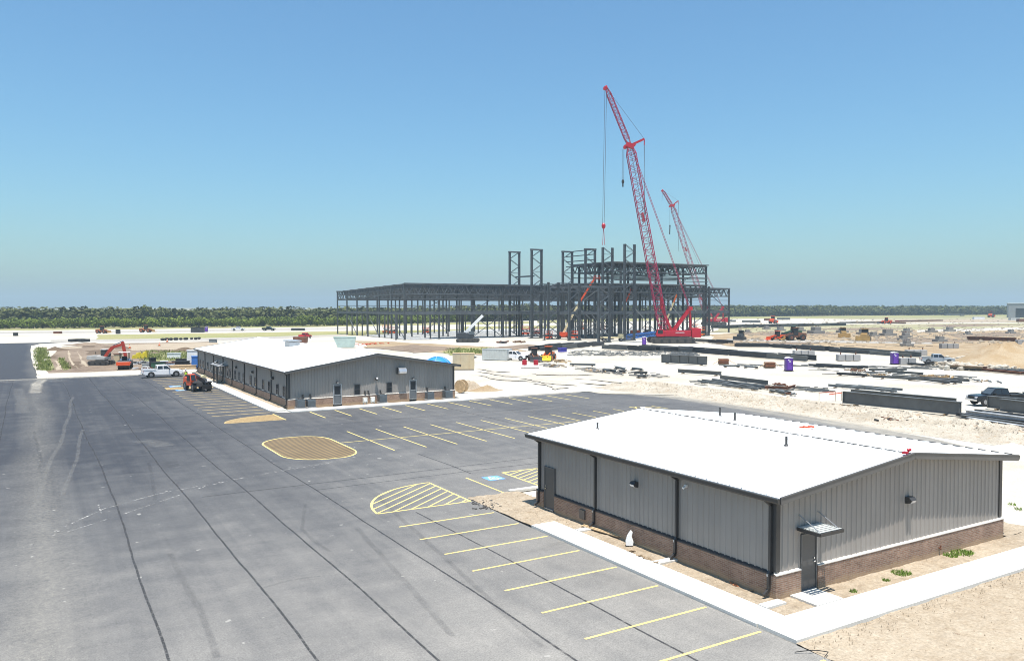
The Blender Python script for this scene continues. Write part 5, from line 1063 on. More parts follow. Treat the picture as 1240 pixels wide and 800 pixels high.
# ------------------------------------------------------------------ the laydown yard
def girder(label, a, b, h, w=.5, mat=BEAMG, cat='steel beam', group=None, z=.12, t=.045, stiff=0, dz=0):
    """I-section lying on two dunnage timbers, web upright"""
    p, q = G(*a), G(*b); r = thing('steel_beam', label, cat, (p.x, p.y, 0), 0, group); v = q-p; L = v.length; d = v.normalized()
    m = MB(); m.ibeam(Vector((0, 0, z)), v+Vector((0, 0, z)), w, h, t)
    if stiff:
        for k in range(stiff+1): c = v*(k/stiff)*.985+d*.05+Vector((0, 0, z+h/2)); m.bar(c-d*.02, c+d*.02, w-.02, h-2*t-.004)
    m.build('section', mat, r)
    n = Vector((-d.y, d.x, 0)); dm = MB()
    for k in (.12, .88): c = v*k; dm.bar(c-n*(w/2+.25)+Vector((0, 0, z/2-.02)), c+n*(w/2+.25)+Vector((0, 0, z/2-.02)), .15, z); dm
    dm.build('dunnage', WOODD, r); return r
girder('deep single grey plate girder standing alone on the white yard', (801.5, 439.5), (856, 442.5), 1.55, .55, BEAMG, stiff=5)
girder('long deep dark girder nearest the spoil berm, its web facing the road', (1021, 489), (1164, 504), 1.3, .45, BEAMG, stiff=1); girder('long deep dark girder lying just behind the one nearest the berm', (1030, 486), (1158, 499), 1.3, .45, BEAMG)
girder('deep girder with a sunlit top flange before the black pickup nose', (1196, 494.5), (1300, 505), 1.25, .5, BEAMG, stiff=1); girder('second sunlit girder lying just before the first at the yard edge', (1211, 498.5), (1310, 511), 1.25, .5, BEAMG)
girder('dark beam end behind the black pickup by the yard edge', (1238, 486.5), (1300, 491), 1.0, .5, STEELD)
G1 = 'flat bundle of steel sections beside the long girders'
for k, (a, b) in enumerate((((1158, 504.5), (1290, 521)), ((1164, 507), (1290, 525)), ((1172, 510.5), (1290, 529)), ((1180, 500.5), (1300, 514)), ((1190, 503), (1300, 518)), ((1170, 501.5), (1290, 517)))):
    girder('low flat steel section in the bundle at the end of the long girders', a, b, .32, .42, (STEELD, BEAMG, BEAMT)[k % 3], group=G1)
girder('single thin beam lying alone below the deep grey girder', (821, 451.5), (873.5, 455), .55, .3, BEAMG)
girder('slim beam lying topmost of the thin sections on the white yard', (872, 459.5), (930, 466.5), .55, .3, BEAMG)
for k, (a, b) in enumerate((((845, 463), (905, 471)), ((850, 462), (912, 470)), ((862, 461), (927, 470.5)), ((868, 463.5), (922, 472.5)), ((878, 467), (918, 473)))):
    girder('thin pale section lying loose among others on the white yard', a, b, .26, .2, BEAMG if k % 2 else STEELL, group='loose thin sections on the yard')
girder('rust coloured beam cranked towards the berm below the rust brown crate', (926, 471), (953, 472), .3, .25, RUST); girder('short tail of the cranked rust beam', (953, 472), (963, 469.3), .3, .25, RUST)
for a, b in (((932, 474.5), (953, 478)), ((939, 473.5), (950, 477)), ((945, 475), (958, 477))): girder('short thin section beside the cranked rust beam', a, b, .22, .25, BEAMG, group='short sections by the cranked beam')
for a, b in (((1003, 468.5), (1078, 474.5)), ((1012, 468), (1093, 474)), ((1032, 470.5), (1086, 476)), ((1040, 469.5), (1080, 473.5))): girder('pale slim section in the loose row behind the two long girders', a, b, .3, .3, STEELL, group='slim sections behind the long girders')
for a, b in (((1057, 457.5), (1160, 464)), ((1080, 457.2), (1174, 463)), ((1094, 459.5), (1165, 465)), ((1100, 459), (1150, 465.3)), ((1052, 449.5), (1098, 449.2)), ((1072, 451), (1118, 454.5))): girder('slim grey section in the row with yellow timber dunnage', a, b, .34, .3, BEAMG, group='slim sections with timber dunnage')
for a, b in (((979, 443.5), (1051, 446.5)), ((985, 444.5), (1045, 447)), ((1013, 454), (1050, 456.5)), ((988, 442.8), (1020, 444.4))): girder('dark slim section right of the first purple toilet', a, b, .36, .35, STEELD, group='sections by the first purple toilet')
for a, b in (((876, 444.5), (896, 444.2)), ((901, 445), (918, 446))): girder('short grey section lying before the rust brown crates', a, b, .25, .5, STEELL, group='short sections before the crates')
for a, b in (((690, 442.5), (721, 443.2)), ((730, 449.5), (746, 451)), ((731, 450.5), (745, 450.3)), ((745, 446), (757, 448.5)), ((765, 447.5), (778, 449)), ((750, 451), (757, 451.5)), ((768, 453), (784, 453)), ((772, 457.5), (782, 457))): girder('short grey section lying loose on the caliche before the long black steel row', a, b, .32, .5, STEELL if random.random() < .5 else BEAMG, group='short loose sections on the caliche')
def row(label, pts, lanes, L, h, spread, group, mats=(STEELD, STEELD, BEAMG), every=1):
    """beams laid end to end and side by side along a line, two or three high here and there"""
    P = [G(*q) for q in pts]; cnt = 0; protos = {}
    for a, b in zip(P, P[1:]):
        v = b-a; n = max(1, round(v.length/L)); l1 = v.length/n; d = v.normalized(); nn = Vector((-d.y, d.x, 0))
        for k in range(n):
            for l in range(lanes):
                for tier in range(2 if h < .7 and random.random() < .5 and cnt % 2 == 0 else 1):
                    if random.random() < .06: continue
                    c = a+v*(k/n)+d*random.uniform(-.3, .5)+nn*((l-(lanes-1)/2)*spread+random.uniform(-.15, .15)); mi = random.randrange(len(mats))
                    if mi not in protos: m = MB(); m.ibeam((0, 0, .1), (L, 0, .1), .5, h, .06); o = m.build('steel_beam', mats[mi]); protos[mi] = o
                    else: o = protos[mi].copy(); COL.objects.link(o)
                    o.location = (c.x, c.y, tier*h*.9); o.rotation_euler = (0, 0, math.atan2(d.y, d.x)+random.uniform(-.02, .02)); o.scale = (l1/L*random.uniform(.85, .99), 1, random.uniform(.8, 1.1)); tag(o, label, 'steel beam', group); cnt += 1
    return cnt
n_ = 0
n_ += row('dark steel beam in the long row running past the big crane to the first purple toilet', [(783, 422), (848, 427), (985, 437.5)], 3, 11, .95, 1.5, 'beams in the long row past the crane')
n_ += row('dark steel beam in the row that ends behind the second purple toilet', [(890, 419.5), (935, 420), (1010, 425.5), (1118, 433)], 3, 11, .95, 1.5, 'beams in the row behind the toilets')
n_ += row('black steel beam in the row before the feet of the steel frame', [(650, 425), (690, 421), (722, 418)], 4, 9, 1.1, 1.6, 'beams in the row before the frame')
n_ += row('black steel beam in the row between the frame and the purple box', [(735, 422), (800, 425), (845, 425)], 4, 10, .9, 1.6, 'beams in the row by the purple box')
n_ += row('dark steel beam in the far stockpile right of the frame', [(868, 397.5), (940, 395.5), (1020, 394)], 4, 13, 1.3, 2.2, 'beams in the far stockpile')
n_ += row('dark steel beam lying beside the tracks of the big crane', [(842, 413.5), (884, 416)], 3, 9, .8, 1.5, 'beams beside the crane tracks')
n_ += row('pale steel beam on the far grey strip before the woods', [(1015, 391.5), (1060, 391), (1098, 392)], 2, 13, .8, 2.4, 'beams on the far grey strip', (BEAMG, RUST))
n_ += row('long red pipe lying on the far ground beside the red tractor', [(1086, 389.5), (1140, 388.5)], 3, 14, .8, 1.4, 'red pipes on the far ground', (RUST, CRED))
n_ += row('rust red rebar bundle on the broken ground left of the grey barriers', [(1172, 411.5), (1204, 412.3), (1237, 413.5)], 3, 9, .55, 1.0, 'rebar bundles on the broken ground', (RUST,))
n_ += row('dark timber or steel section at the front of the rubble by the sand bank', [(1150, 446.5), (1195, 449), (1245, 454)], 3, 7, .35, .9, 'sections at the front of the rubble', (STEELD, WOODD, RUST))
n_ += row('dark section lying under the silver pickup side of the yard', [(1102, 441.5), (1120, 443), (1130, 442)], 2, 3.5, .35, .8, 'sections before the silver pickup', (STEELD,))
# light mesh and offcuts spread before the frame
m = MB()
for k in range(420):
    t = random.random(); p = G(random.uniform(690, 838) if k % 3 else random.uniform(812, 845), random.uniform(424.5, 431)); a = random.random()*PI; l = random.uniform(.6, 3.0); d = Vector((math.cos(a), math.sin(a), 0))*l/2; m.bar(Vector((p.x, p.y, .1))-d, Vector((p.x, p.y, .1+.1*random.random()))+d, .12, .08)
for k in range(380):
    q = random.choice(((880, 1130, 441, 447, .08), (985, 1175, 447, 462, .06), (850, 1130, 415, 421, .04), (845, 1000, 460, 476, .09), (1120, 1240, 440, 452, .06), (700, 800, 444, 458, .0))); t = random.random(); p = G(q[0]+(q[1]-q[0])*t, q[2]+(q[3]-q[2])*(.6*t+.4*random.random())); a = math.radians(-86)+random.gauss(0, .35); l = random.uniform(.5, 4.0); d = Vector((math.cos(a), math.sin(a), 0))*l/2; m.bar(Vector((p.x, p.y, .08))-d, Vector((p.x, p.y, .08+.1*random.random()))+d, .1, .1)
tag(m.build('steel_offcuts', BEAMG), None, None, kind='stuff')
def toilet(label, px, rz):
    g0 = G(*px); r = thing('portable_toilet', label, 'portable toilet', (g0.x, g0.y, 0), rz, 'purple portable toilets')
    m = MB(); m.b2((-.56, -.58, .1), (.56, .58, 2.12)); m.build('cabin', PURPLE, r, False, .05)
    m = MB(); n = 8; m.prism([(-.6+1.2*k/n, 2.13+.2*math.sin(PI*k/n)) for k in range(n+1)]+[(.6, 2.12), (-.6, 2.12)], -.61, .61); m.build('roof', M('roof_translucent', (.66, .63, .68), .5), r)
    m = MB(); m.b2((-.36, -.61, .2), (.36, -.585, 1.98)); d = m.build('door', M('purple_door', (.12, .035, .33), .4), r)
    m = MB(); m.b2((-.08, -.63, 1.45), (.08, -.612, 1.72)); m.b2((-.3, -.63, 1.75), (-.1, -.612, 1.9)); m.build('door_sign', WHITE, d); m = MB(); m.b2((.24, -.64, 1.0), (.32, -.612, 1.1)); m.build('handle', BLACK, d)
    for y in (-.595, .595):
        m = MB(); [m.b2((x-.03, y-.02, .25), (x+.03, y+.02, 2.0)) for x in (-.46, .46)]; m.build('rib', PURPLE, r)
    m = MB(); m.b2((-.62, -.64, 0), (.62, .64, .1)); m.build('skid', BLACK, r); m = MB(); m.cyl((.4, .4, 2.1), (.4, .4, 2.55), .05, 8); m.build('vent_pipe', BLACK, r)
toilet('purple portable toilet beside the rust brown crate on the white yard', (955, 448.8), -.55); toilet('purple portable toilet beside the silver pickup', (1083, 440.8), -.6)
toilet('purple portable toilet by the tracks of the big crane', (780, 417.5), -.7); toilet('purple portable toilet beside the black container on the far road', (250, 401.6), -.3)
g0 = G(681, 426.5); m = MB(); m.b2((-.9, -.5, .1), (.9, .5, 1.0)); m.b2((-1, -.6, .95), (1, .6, 1.1)); o = m.build('tool_chest', M('violet_blue_paint', (.05, .04, .32), .45)); o.location = g0; tag(o, 'violet blue tool chest on the caliche before the black steel row', 'tool chest')
def crate(label, px):
    g0 = G(*px); r = thing('steel_crate', label, 'crate', (g0.x, g0.y, 0), -.5); m = MB(); m.b2((-.85, -.5, .15), (.85, .5, 1.0)); m.build('stack', RUST, r)
    for z in (.3, .55, .8): m = MB(); m.b2((-.9, -.54, z), (.9, .54, z+.06)); m.build('band', M('dull_copper', (.30, .12, .05), .6), r)
    m = MB(); [m.b2((-.95, y-.06, 0), (.95, y+.06, .14)) for y in (-.4, .4)]; m.build('skid', WOODD, r)
    m = MB(); [m.tube([Vector((s*.8, -.2, .9)), Vector((s*1.3, -.5, .5)), Vector((s*2.2, -.7, .08))], .05, 5) for s in (-1, 1)]; m.build('strap', WOOD, r)
crate('rust brown crate of fittings below the end of the deep grey girder', (876, 440.8)); crate('rust brown crate of fittings with spread straps beside the purple toilet', (932, 445.2))
FOOT = concrete_mat('footing_concrete', (.25, .235, .215))
def blocks(label, px, s=1.0, n=1, group='concrete footings on the tan ground'):
    g0 = G(*px); r = thing('concrete_footing', label, 'concrete footing', (g0.x, g0.y, 0), -YAW+.3+random.uniform(-.15, .15), group); r.scale = (s*.8, s*.8, s*.7)
    m = MB(); m.b2((-1.6, -1.1, -.1), (1.6, 1.1, .7)); m.build('base', FOOT, r, False, .04); m = MB(); m.b2((-.9, -.7, .7), (.9, .7, 1.7)); m.build('pedestal', FOOT, r, False, .03)
    m = MB(); [m.cyl((x, y, 1.7), (x, y, 2.1), .05, 6) for x in (-.5, .5) for y in (-.35, .35)]; m.build('anchor_bolt', RUST, r)
for px, s in (((928, 398.5), 1.3), ((945, 400.5), 1.6), ((969, 401), 1.6), ((988, 403.5), 2.2), ((1020, 402.5), 1.6), ((1045, 404.5), 1.7), ((1075, 406.5), 2.0), ((1058, 407), 1.3), ((1097, 408.5), 1.4), ((1094, 412), 1.3), ((1098, 402.5), 1.5), ((1128, 402.3), 1.5), ((1150, 401), 1.6), ((1138, 413.5), 1.4), ((1098, 418.5), 1.2), ((905, 403), 1.1), ((1172, 405), 1.1), ((1224, 403.5), 1.3)):
    blocks('grey concrete footing with anchor bolts among the broken ground beyond the dark steel rows', px, s)
def barrier(label, px, rz=0, n=3):
    g0 = G(*px); r = thing('concrete_form', label, 'concrete form', (g0.x, g0.y, 0), -YAW+rz)
    for k in range(n): m = MB(); x = (k-(n-1)/2)*1.5; m.prism([(x-.7, 0), (x-.66, 1.2), (x+.66, 1.2), (x+.7, 0)], -.7, .7); m.build('block', CONCG, r, False, .03)
    m = MB(); [m.cyl((((k-(n-1)/2)*1.5), 0, 1.2), ((k-(n-1)/2)*1.5, 0, 1.7), .12, 6) for k in (0, n-1)]; m.build('lifting_stub', RUST, r)
barrier('grey concrete blocks standing on the white yard behind the first purple toilet', (1027, 436.5)); barrier('pale row of concrete blocks with two stubs on the orange sand', (1149, 421.5)); barrier('pale row of concrete blocks on the sand near the big earth mound', (1206, 424.5))
barrier('low grey blocks left of the second purple toilet approach', (973, 431)); barrier('small row of concrete blocks right beside the second purple toilet', (1098, 441), 0, 2); barrier('row of pale concrete blocks at the edge of the steel row before the sand', (1109, 430)); barrier('grey blocks at the yard edge above the rubble', (1240, 416.5)); barrier('grey block standing before the earth bank at the frame edge', (1240, 443), 0, 2)
# rubble by the sand bank
m = MB()
for k in range(700):
    p = G(random.gauss(1185, 20), random.uniform(434, 448)); r0 = random.uniform(.15, .75); m.ball((p.x, p.y, r0*.4), r0, 5, 3, (1, random.uniform(.5, 1.2), random.uniform(.4, .9)))
tag(m.build('rubble', ground_mat('rubble_stone', (.46, .42, .35), (.30, .24, .17), (.58, .55, .48), .6, 2.0, .03)), None, None, kind='stuff')
m = MB()
for k in range(1300):
    p = G(random.uniform(890, 1245), random.uniform(396, 416)) if k % 4 else G(random.uniform(850, 1245), random.uniform(386, 396)); r0 = random.uniform(.15, .7); m.ball((p.x, p.y, r0*.1), r0, 6, 4, (random.uniform(.8, 2.4), random.uniform(.5, 1.2), random.uniform(.3, .8)))
tag(m.build('spoil_rubble', ground_mat('spoil_stone', (.32, .26, .18), (.17, .13, .09), (.36, .33, .29), .07, .6, .05)), None, None, kind='stuff')
def debris(label, px, rx, ry, n, mats, cat='debris', size=.25, name='timber_pile'):
    g0 = G(*px); r = thing(name, label, cat, (g0.x, g0.y, 0)); k = mpp(g0)
    for mt in mats:
        m = MB()
        for _ in range(n):
            x, y = random.gauss(0, rx*k*.5), random.gauss(0, ry); a = random.random()*PI; l = size*random.uniform(.6, 3); m.box((x, y, .06+.25*random.random()*min(1, size*3)), (l, size*random.uniform(.2, .6), size*random.uniform(.15, .6)), a, random.uniform(-.2, .2))
        m.build('offcut', mt, r)
debris('dark heap of burnt scraps on the berm above the access road', (1077, 509), 16, .7, 26, (STEELD, RUST), size=.28); debris('yellow and brown timber dunnage heaped on the white yard', (1127, 457.5), 20, 1.1, 30, (TANY, WOODD), size=.5)
debris('small yellow timber heap left of the larger dunnage heap', (1064, 455.5), 8, .7, 14, (TANY, WOODD), size=.35); debris('rusty parts scattered right of the dark slim sections', (1036, 449), 12, .8, 20, (RUST, WOODD), size=.35)
debris('timber offcuts beside the orange loader', (668, 443.5), 10, 1.2, 16, (WOODD, CONCG), size=.5); debris('timber and sheet offcuts before the orange loader bucket', (681, 438), 9, 1.2, 14, (WOODD, WOOD), size=.5); debris('low litter of boards on the caliche beside the short sections', (716, 449), 10, 1.2, 18, (WOOD, CONCG), size=.3)
debris('dark scrap heap left of the pale grey container', (574, 433), 4, .7, 14, (STEELD,), size=.4); debris('rust brown scrap heap at the feet of the steel frame', (608, 415), 5, .8, 16, (RUST, STEELD), size=.7); debris('second rust brown heap right of the first by the frame', (628, 414.5), 5, .8, 14, (RUST, WOODD), size=.7)
debris('orange netting heap on the sand behind the green steel skip', (450, 417), 22, .8, 22, (ORED,), size=.5, name='safety_netting'); debris('dark scraps lying along the row of thin sections', (1190, 462), 10, 1.2, 14, (WOODD, STEELL), size=.3)
debris('reddish fittings on the white yard beside the cranked rust beam', (944, 467), 5, .5, 12, (RUST,), size=.4); debris('thin rods lying loose before the cranked rust beam', (958, 478), 6, .4, 8, (RUST, STEELL), size=.3); debris('scraps of steel before the girder pair beside the low frame stand', (1022, 492), 6, .6, 12, (WOODD, STEELD), size=.2)
for k in range(26):
    pass
# low stand of posts and rope by the girder pair
g0 = G(1004, 485); r = thing('post_stand', 'low stand of thin posts and an orange bar beside the end of the girder pair', 'stand', (g0.x, g0.y, 0), -YAW)
for x in (-1.3, .8, 1.6): m = MB(); m.cyl((x, .3*x, -.1), (x, .3*x, 1.0), .03, 6); m.build('post', WOODD, r)
m = MB(); m.bar((-1.3, -.39, .95), (.8, .24, 1.0), .05); m.bar((.0, 0, .72), (1.6, .48, .86), .09); m.build('rail', ORED, r)
m = MB(); g0 = G(642, 445); r = thing('fuel_skid', 'white skid with two red drums on the caliche before the pale container', 'skid', (g0.x, g0.y, 0), -YAW); m.b2((-1.6, -.6, .1), (1.6, .6, .5)); m.build('skid', WHITE, r)
for x in (-1.0, 1.0): m = MB(); m.cyl((x, -.2, .5), (x, -.2, 1.35), .42, 12); m.build('drum', CRED, r)
# containers and boxes
def container(label, px, L, w, h, rz, mat, name='shipping_container', cat='container', ribs_=True):
    g0 = G(*px); r = thing(name, label, cat, (g0.x, g0.y, 0), rz); m = MB()
    if ribs_:
        n = int(L/.28); pr = []
        for s in (-1, 1):
            vs = []
            for k in range(n+1): x = -L/2+L*k/n; d = .03 if k % 2 else 0; vs += [(x, s*(w/2-d), .15), (x, s*(w/2-d), h)]
            m.add(vs, [(2*i, 2*i+2, 2*i+3, 2*i+1) for i in range(n)])
        m.b2((-L/2, -w/2+.06, h-.05), (L/2, w/2-.06, h)); m.b2((-L/2+.02, -w/2+.08, .1), (L/2-.02, w/2-.08, h-.08))
    else: m.b2((-L/2, -w/2, .1), (L/2, w/2, h))
    m.build('shell', mat, r)
    f = MB()
    for y in (-w/2, w/2):
        f.bar((-L/2, y, .12), (L/2, y, .12), .1, .16); f.bar((-L/2, y, h), (L/2, y, h), .08, .1)
        for x in (-L/2, L/2): f.bar((x, y, 0), (x, y, h), .12)
    f.build('frame', mat, r); d = MB(); d.b2((-L/2-.05, -w/2+.1, .2), (-L/2-.01, -.02, h-.1)); d.b2((-L/2-.05, .02, .2), (-L/2-.01, w/2-.1, h-.1)); dd = d.build('door', mat, r)
    b = MB(); [b.cyl((-L/2-.08, y, .2), (-L/2-.08, y, h-.1), .03, 6) for y in (-.7, -.3, .3, .7)]; b.build('lock_rod', GALV, dd); return r
container('pale grey container standing on the caliche with a white pickup behind it', (602, 435.5), 5.4, 2.4, 2.2, -YAW-.42, CONT); container('black container on the far road before the woods', (239.5, 402.3), 5.0, 2.2, 2.0, -YAW+.2, STEELD)
g0 = G(569, 447); r = thing('plywood_box', 'tan plywood box standing behind the gable corner of the long building', 'box', (g0.x, g0.y, 0), -.52); m = MB(); m.b2((-2.9, -.9, .1), (.75, .9, 2.75)); m.build('panel', TANB, r); m = MB(); [m.b2((x-.04, -.94, .1), (x+.04, -.9, 2.75)) for x in (-1.5, -.1)]; m.b2((-2.95, -.95, 2.752), (.8, .95, 2.8)); m.build('batten', WOOD, r)
# blue domed cover behind the long building
g0 = Vector((57, 119, 0)); r = thing('tarpaulin_dome', 'bright blue tarpaulin dome showing above the long building roof edge', 'tarpaulin'); r.location = g0
m = MB(); vs = []; fs = []; nu, nv = 24, 8
for j in range(nv+1):
    a = PI/2*j/nv
    for i in range(nu): t = 2*PI*i/nu; rr = 2.5*math.cos(a)*(1+.03*math.sin(7*t)); vs.append((rr*math.cos(t)*1.15, rr*math.sin(t), 2.45*math.sin(a)+.06*math.sin(5*t)*math.cos(a)))
for j in range(nv):
    for i in range(nu): fs.append((j*nu+i, j*nu+(i+1) % nu, (j+1)*nu+(i+1) % nu, (j+1)*nu+i))
m.add(vs, fs); m.build('cover', BLUET, r, True)
m = MB(); [m.tube([Vector((2.55*1.15*math.cos(a)*math.cos(t), 2.55*math.cos(a)*math.sin(t), 2.5*math.sin(a))) for a in [PI/2*k/8 for k in range(9)]], .05, 5) for t in [2*PI*i/6 for i in range(6)]]; m.build('lashing', M('light_rope', (.3, .5, .8)), r)
# green-grey skip, dumpster, blue steel
g0 = G(418, 420.5); r = thing('steel_skip', 'pale green open steel skip with sloping ends beyond the long white roof', 'skip', (g0.x, g0.y, 0), -YAW+.15); m = MB(); m.prism([(-1.9, .1), (-3.0, 2.7), (2.8, 2.7), (2.3, .1)], -1.2, 1.2); m.build('hull', PALEG, r); m = MB(); [m.bar((-3.05, y, 2.72), (2.85, y, 2.72), .12) for y in (-1.2, 1.2)]; m.build('rim', PALEG, r)
g0 = G(364, 416); r = thing('dumpster', 'rust brown dumpster beyond the ridge of the long white roof', 'dumpster', (g0.x, g0.y, 0), -YAW+.1); m = MB(); m.prism([(-1.8, .2), (-2, 2.0), (2, 2.0), (1.8, .2)], -1.2, 1.2); m.build('hull', RUST, r); m = MB(); [m.bar((x, -1.22, .2), (x, -1.22, 2), .1) for x in (-1.5, -.5, .5, 1.5)]; m.build('rib', M('dull_brown', (.12, .06, .04), .7), r)
a, b = G(757, 411), G(802, 409); r = thing('blue_beam', 'long blue steel boom section lying before the frame left of the big crane', 'steel beam', (a.x, a.y, 0)); m = MB(); v = b-a; lattice(m, Vector((0, 0, .8)), v+Vector((0, 0, 1.7)), 1.2, 1.2, 9, .3, .2, (0, 0, 1)); m.build('boom_section', BLUE, r)
for k in (.15, .8): m = MB(); m.box(v*k+Vector((0, 0, .3)), (1.4, 1.4, .5), .5); m.build('cribbing', WOODD, r)
r = thing('machine_frame', 'tan flatbed trailer with dark wheels before the tall twin-leg columns', 'trailer', G(741, 413), -YAW+.05); m = MB(); m.b2((-3.5, -1.2, 1.0), (3.6, 1.2, 1.35)); m.b2((2.0, -1, 1.35), (3.4, 1, 2.2)); m.build('deck', CREAM, r)
for x in (-2.6, -1.7, 2.7):
    for s in (-1, 1): wheel(r, x, s*1.05, .5, .35)
# far things on the left
def bags(px, n):
    for k in range(n): pass
for k, px in enumerate(((197, 412), (202, 411.8), (207, 411.7), (213, 411.5), (219, 411.4), (225, 411.2), (232, 411), (237, 411), (241, 410.6))):
    p = G(*px); m = MB(); m.ball((p.x, p.y, .35), random.uniform(.4, .65), 8, 5, (random.uniform(.9, 1.5), .8, .8)); tag(m.build('black_bale', BLACK, None, True), 'black bale in the row along the far haul road beyond the brown field', 'bale', 'black bales along the far road')
for px in ((90, 413.5), (96, 413.3), (102, 413.6)):
    p = G(*px); m = MB(); m.box((p.x, p.y, .4), (3, 1.6, .8), random.random()); tag(m.build('black_crate', BLACK), 'low black crate on the caliche beside the asphalt turn', 'crate', 'black crates by the asphalt turn')
def cone(label, px):
    p = G(*px); r = thing('traffic_cone', label, 'cone', (p.x, p.y, 0)); m = MB(); m.cyl((0, 0, .04), (0, 0, .95), .3, 12, .05); m.build('cone', ORANGE, r); m = MB(); m.b2((-.4, -.4, 0), (.4, .4, .05)); m.build('base', BLACK, r); m = MB(); m.cyl((0, 0, .5), (0, 0, .68), .185, 12, .135); m.build('band', WHITE, r)
cone('orange cone on the pale bank beyond the yellow forms', (193, 418.5)); cone('orange cone beside the black bales', (202.5, 414)); cone('orange cone on the brown field behind the excavator arm', (157, 421.5))
p = G(170, 433.5); r = thing('yellow_form', 'yellow steel formwork heaped in the grass right of the compactor', 'formwork', (p.x, p.y, 0)); k = mpp(p)
for j, (x, z, w, h) in enumerate(((-1.0, .35, 1.3, .6), (-.3, .6, 1.2, .9), (.4, .45, 1.3, .8), (.9, .6, .9, 1.1), (-.6, .25, 1.6, .5))): m = MB(); m.prism([(x-w/2, 0), (x-w/2*.8, z+h/2), (x+w/2*.6, z+h/2+.2), (x+w/2, 0)], -.6+j*.25, .1+j*.25); m.build('form', YELLOW, r)
m = MB(); m.b2((.95, .5, 0), (1.6, 1.3, 1.5)); m.build('form', M('olive_yellow', (.28, .24, .03)), r)
# the scrap strip behind the white pickup: separate small things
def box_thing(name, label, cat, px, d, rz, mat, top=None, lift=0):
    p = G(*px); r = thing(name, label, cat, (p.x, p.y, lift), rz); m = MB(); m.prism([(-d[0]/2, 0), (-d[0]/2*.95, d[2]), (d[0]/2*.92, d[2]*.96), (d[0]/2, 0)], -d[1]/2, d[1]/2, .04); m.build('shell', mat, r, False, .04)
    m = MB(); m.b2((-d[0]/2-.04, -d[1]/2-.04, d[2]*.97), (d[0]/2+.04, d[1]/2+.04, d[2]+.06)); m.build('lid', top or mat, r); return r
box_thing('water_tank', 'white tank trailer body in the grass left of the long building', 'tank', (211, 434), (2.6, 1.4, 1.1), -.3, WHITE, M('tank_grey', (.45, .46, .47))); box_thing('white_shelter', 'white box shelter behind the corner of the long building', 'shelter', (235, 439), (2.2, 2, 2.4), -.4, WHITE); box_thing('blue_box', 'dark blue upright box against the corner of the long building', 'box', (236.8, 446), (1.3, 1.1, 2.1), -.2, BLUE)
box_thing('green_machine', 'dark green engine set in the scrap strip behind the white pickup', 'generator', (192, 446), (2.2, 1.1, 1.1), -.5, GREENM, BLACK); box_thing('black_machine', 'black machine part standing upright in the scrap strip', 'machine part', (185, 445), (.9, .8, 1.7), .4, BLACK); box_thing('white_drum_box', 'white low box in the scrap strip above the white pickup cab', 'box', (206, 444.5), (1.5, .9, .8), -.4, WHITE, RUST)
box_thing('timber_stack', 'pale timber stack behind the white pickup hood', 'timber', (222, 446.5), (4.2, 1.1, .6), -.12, WOOD, WOOD); box_thing('black_pallet', 'black flat stack in the grass right of the scrap strip', 'stack', (219, 440.5), (3.2, 1.2, .5), -.2, BLACK); box_thing('black_hose_stack', 'long black roll sloping beside the white tank trailer', 'roll', (222, 437), (3.0, .6, .4), -.6, BLACK); box_thing('grey_box', 'small grey box lying left in the scrap strip', 'box', (177, 444.5), (1.3, .8, .6), -.3, CONT)
box_thing('pale_box', 'pale box between excavator arm and compactor', 'box', (143, 438.5), (1.3, 1, 1.6), -.4, TANB, RUST); box_thing('white_bin', 'second low white bin in the scrap strip near the green engine', 'bin', (199, 443), (1.3, 1, .9), -.2, M('bin_blue_white', (.45, .5, .6)), WHITE)
debris('mixed white and dark scrap at the left end of the scrap strip', (172, 440), 12, 1.0, 26, (WHITE, STEELL, BLACK), size=.42); debris('mixed scrap in the middle of the scrap strip behind the white pickup', (203, 445.5), 18, 1.2, 30, (WHITE, RUST, BLACK), size=.42); debris('rusty scraps at the left foot of the scrap strip', (178, 447.5), 7, .6, 12, (RUST, WHITE), size=.3)
box_thing('dark_trailer', 'low dark trailer on the far haul road near the steel frame', 'trailer', (361, 399.8), (6, 2, .9), -YAW, STEELD); box_thing('grey_pump', 'small grey pump lying beyond the left roof corner of the long building', 'pump', (258, 414.5), (2.2, 1, .9), -YAW, STEELL, STEELD); box_thing('black_drum_box', 'small black box on the far caliche beside the orange tractor', 'box', (143, 404), (1.6, 1.2, 1.6), -.3, BLACK)
box_thing('red_skid', 'small red skid lying on the far left caliche', 'skid', (70, 403.7), (3, 1.5, .8), -.2, RUST); box_thing('black_bin', 'small black bin alone on the far left caliche', 'bin', (19, 406.5), (1.4, 1.2, 1.1), -.3, BLACK)
for px, d, lab in (((884, 389.5), (8, 2.4, 1.2), 'grey stack on the far caliche nearest the steel frame'), ((905, 390), (7, 2.4, 1.2), 'second pale stack on the far caliche right of the frame'), ((915, 390.5), (6, 2.4, 1.5), 'third dark stack on the far caliche before the woods'), ((949, 387), (10, 3, 1.6), 'long dark stack at the far edge of the caliche before the woods'), ((932, 388), (8, 3, 1.5), 'brown stack behind the far orange machine'), ((1155, 382), (22, 3, 2.2), 'long low grey stack before the far woods'), ((1165, 382.5), (4, 3, 2.6), 'short grey stack beside the long low one before the woods'), ((1185, 386.5), (9, 3, 2.0), 'white low stack before the far orange machine by the grey building'), ((1228, 387.5), (8, 3, 2.0), 'bluish stack before the far grey building'), ((1238, 389.5), (7, 3, 2.0), 'orange brown stack at the frame edge below the far building')):
    box_thing('material_stack', lab, 'stack', px, d, -YAW+random.uniform(-.2, .2), {'white': WHITE, 'bluish': CONT, 'orange': RUST, 'brown': RUST}.get(lab.split()[0], BEAMG))
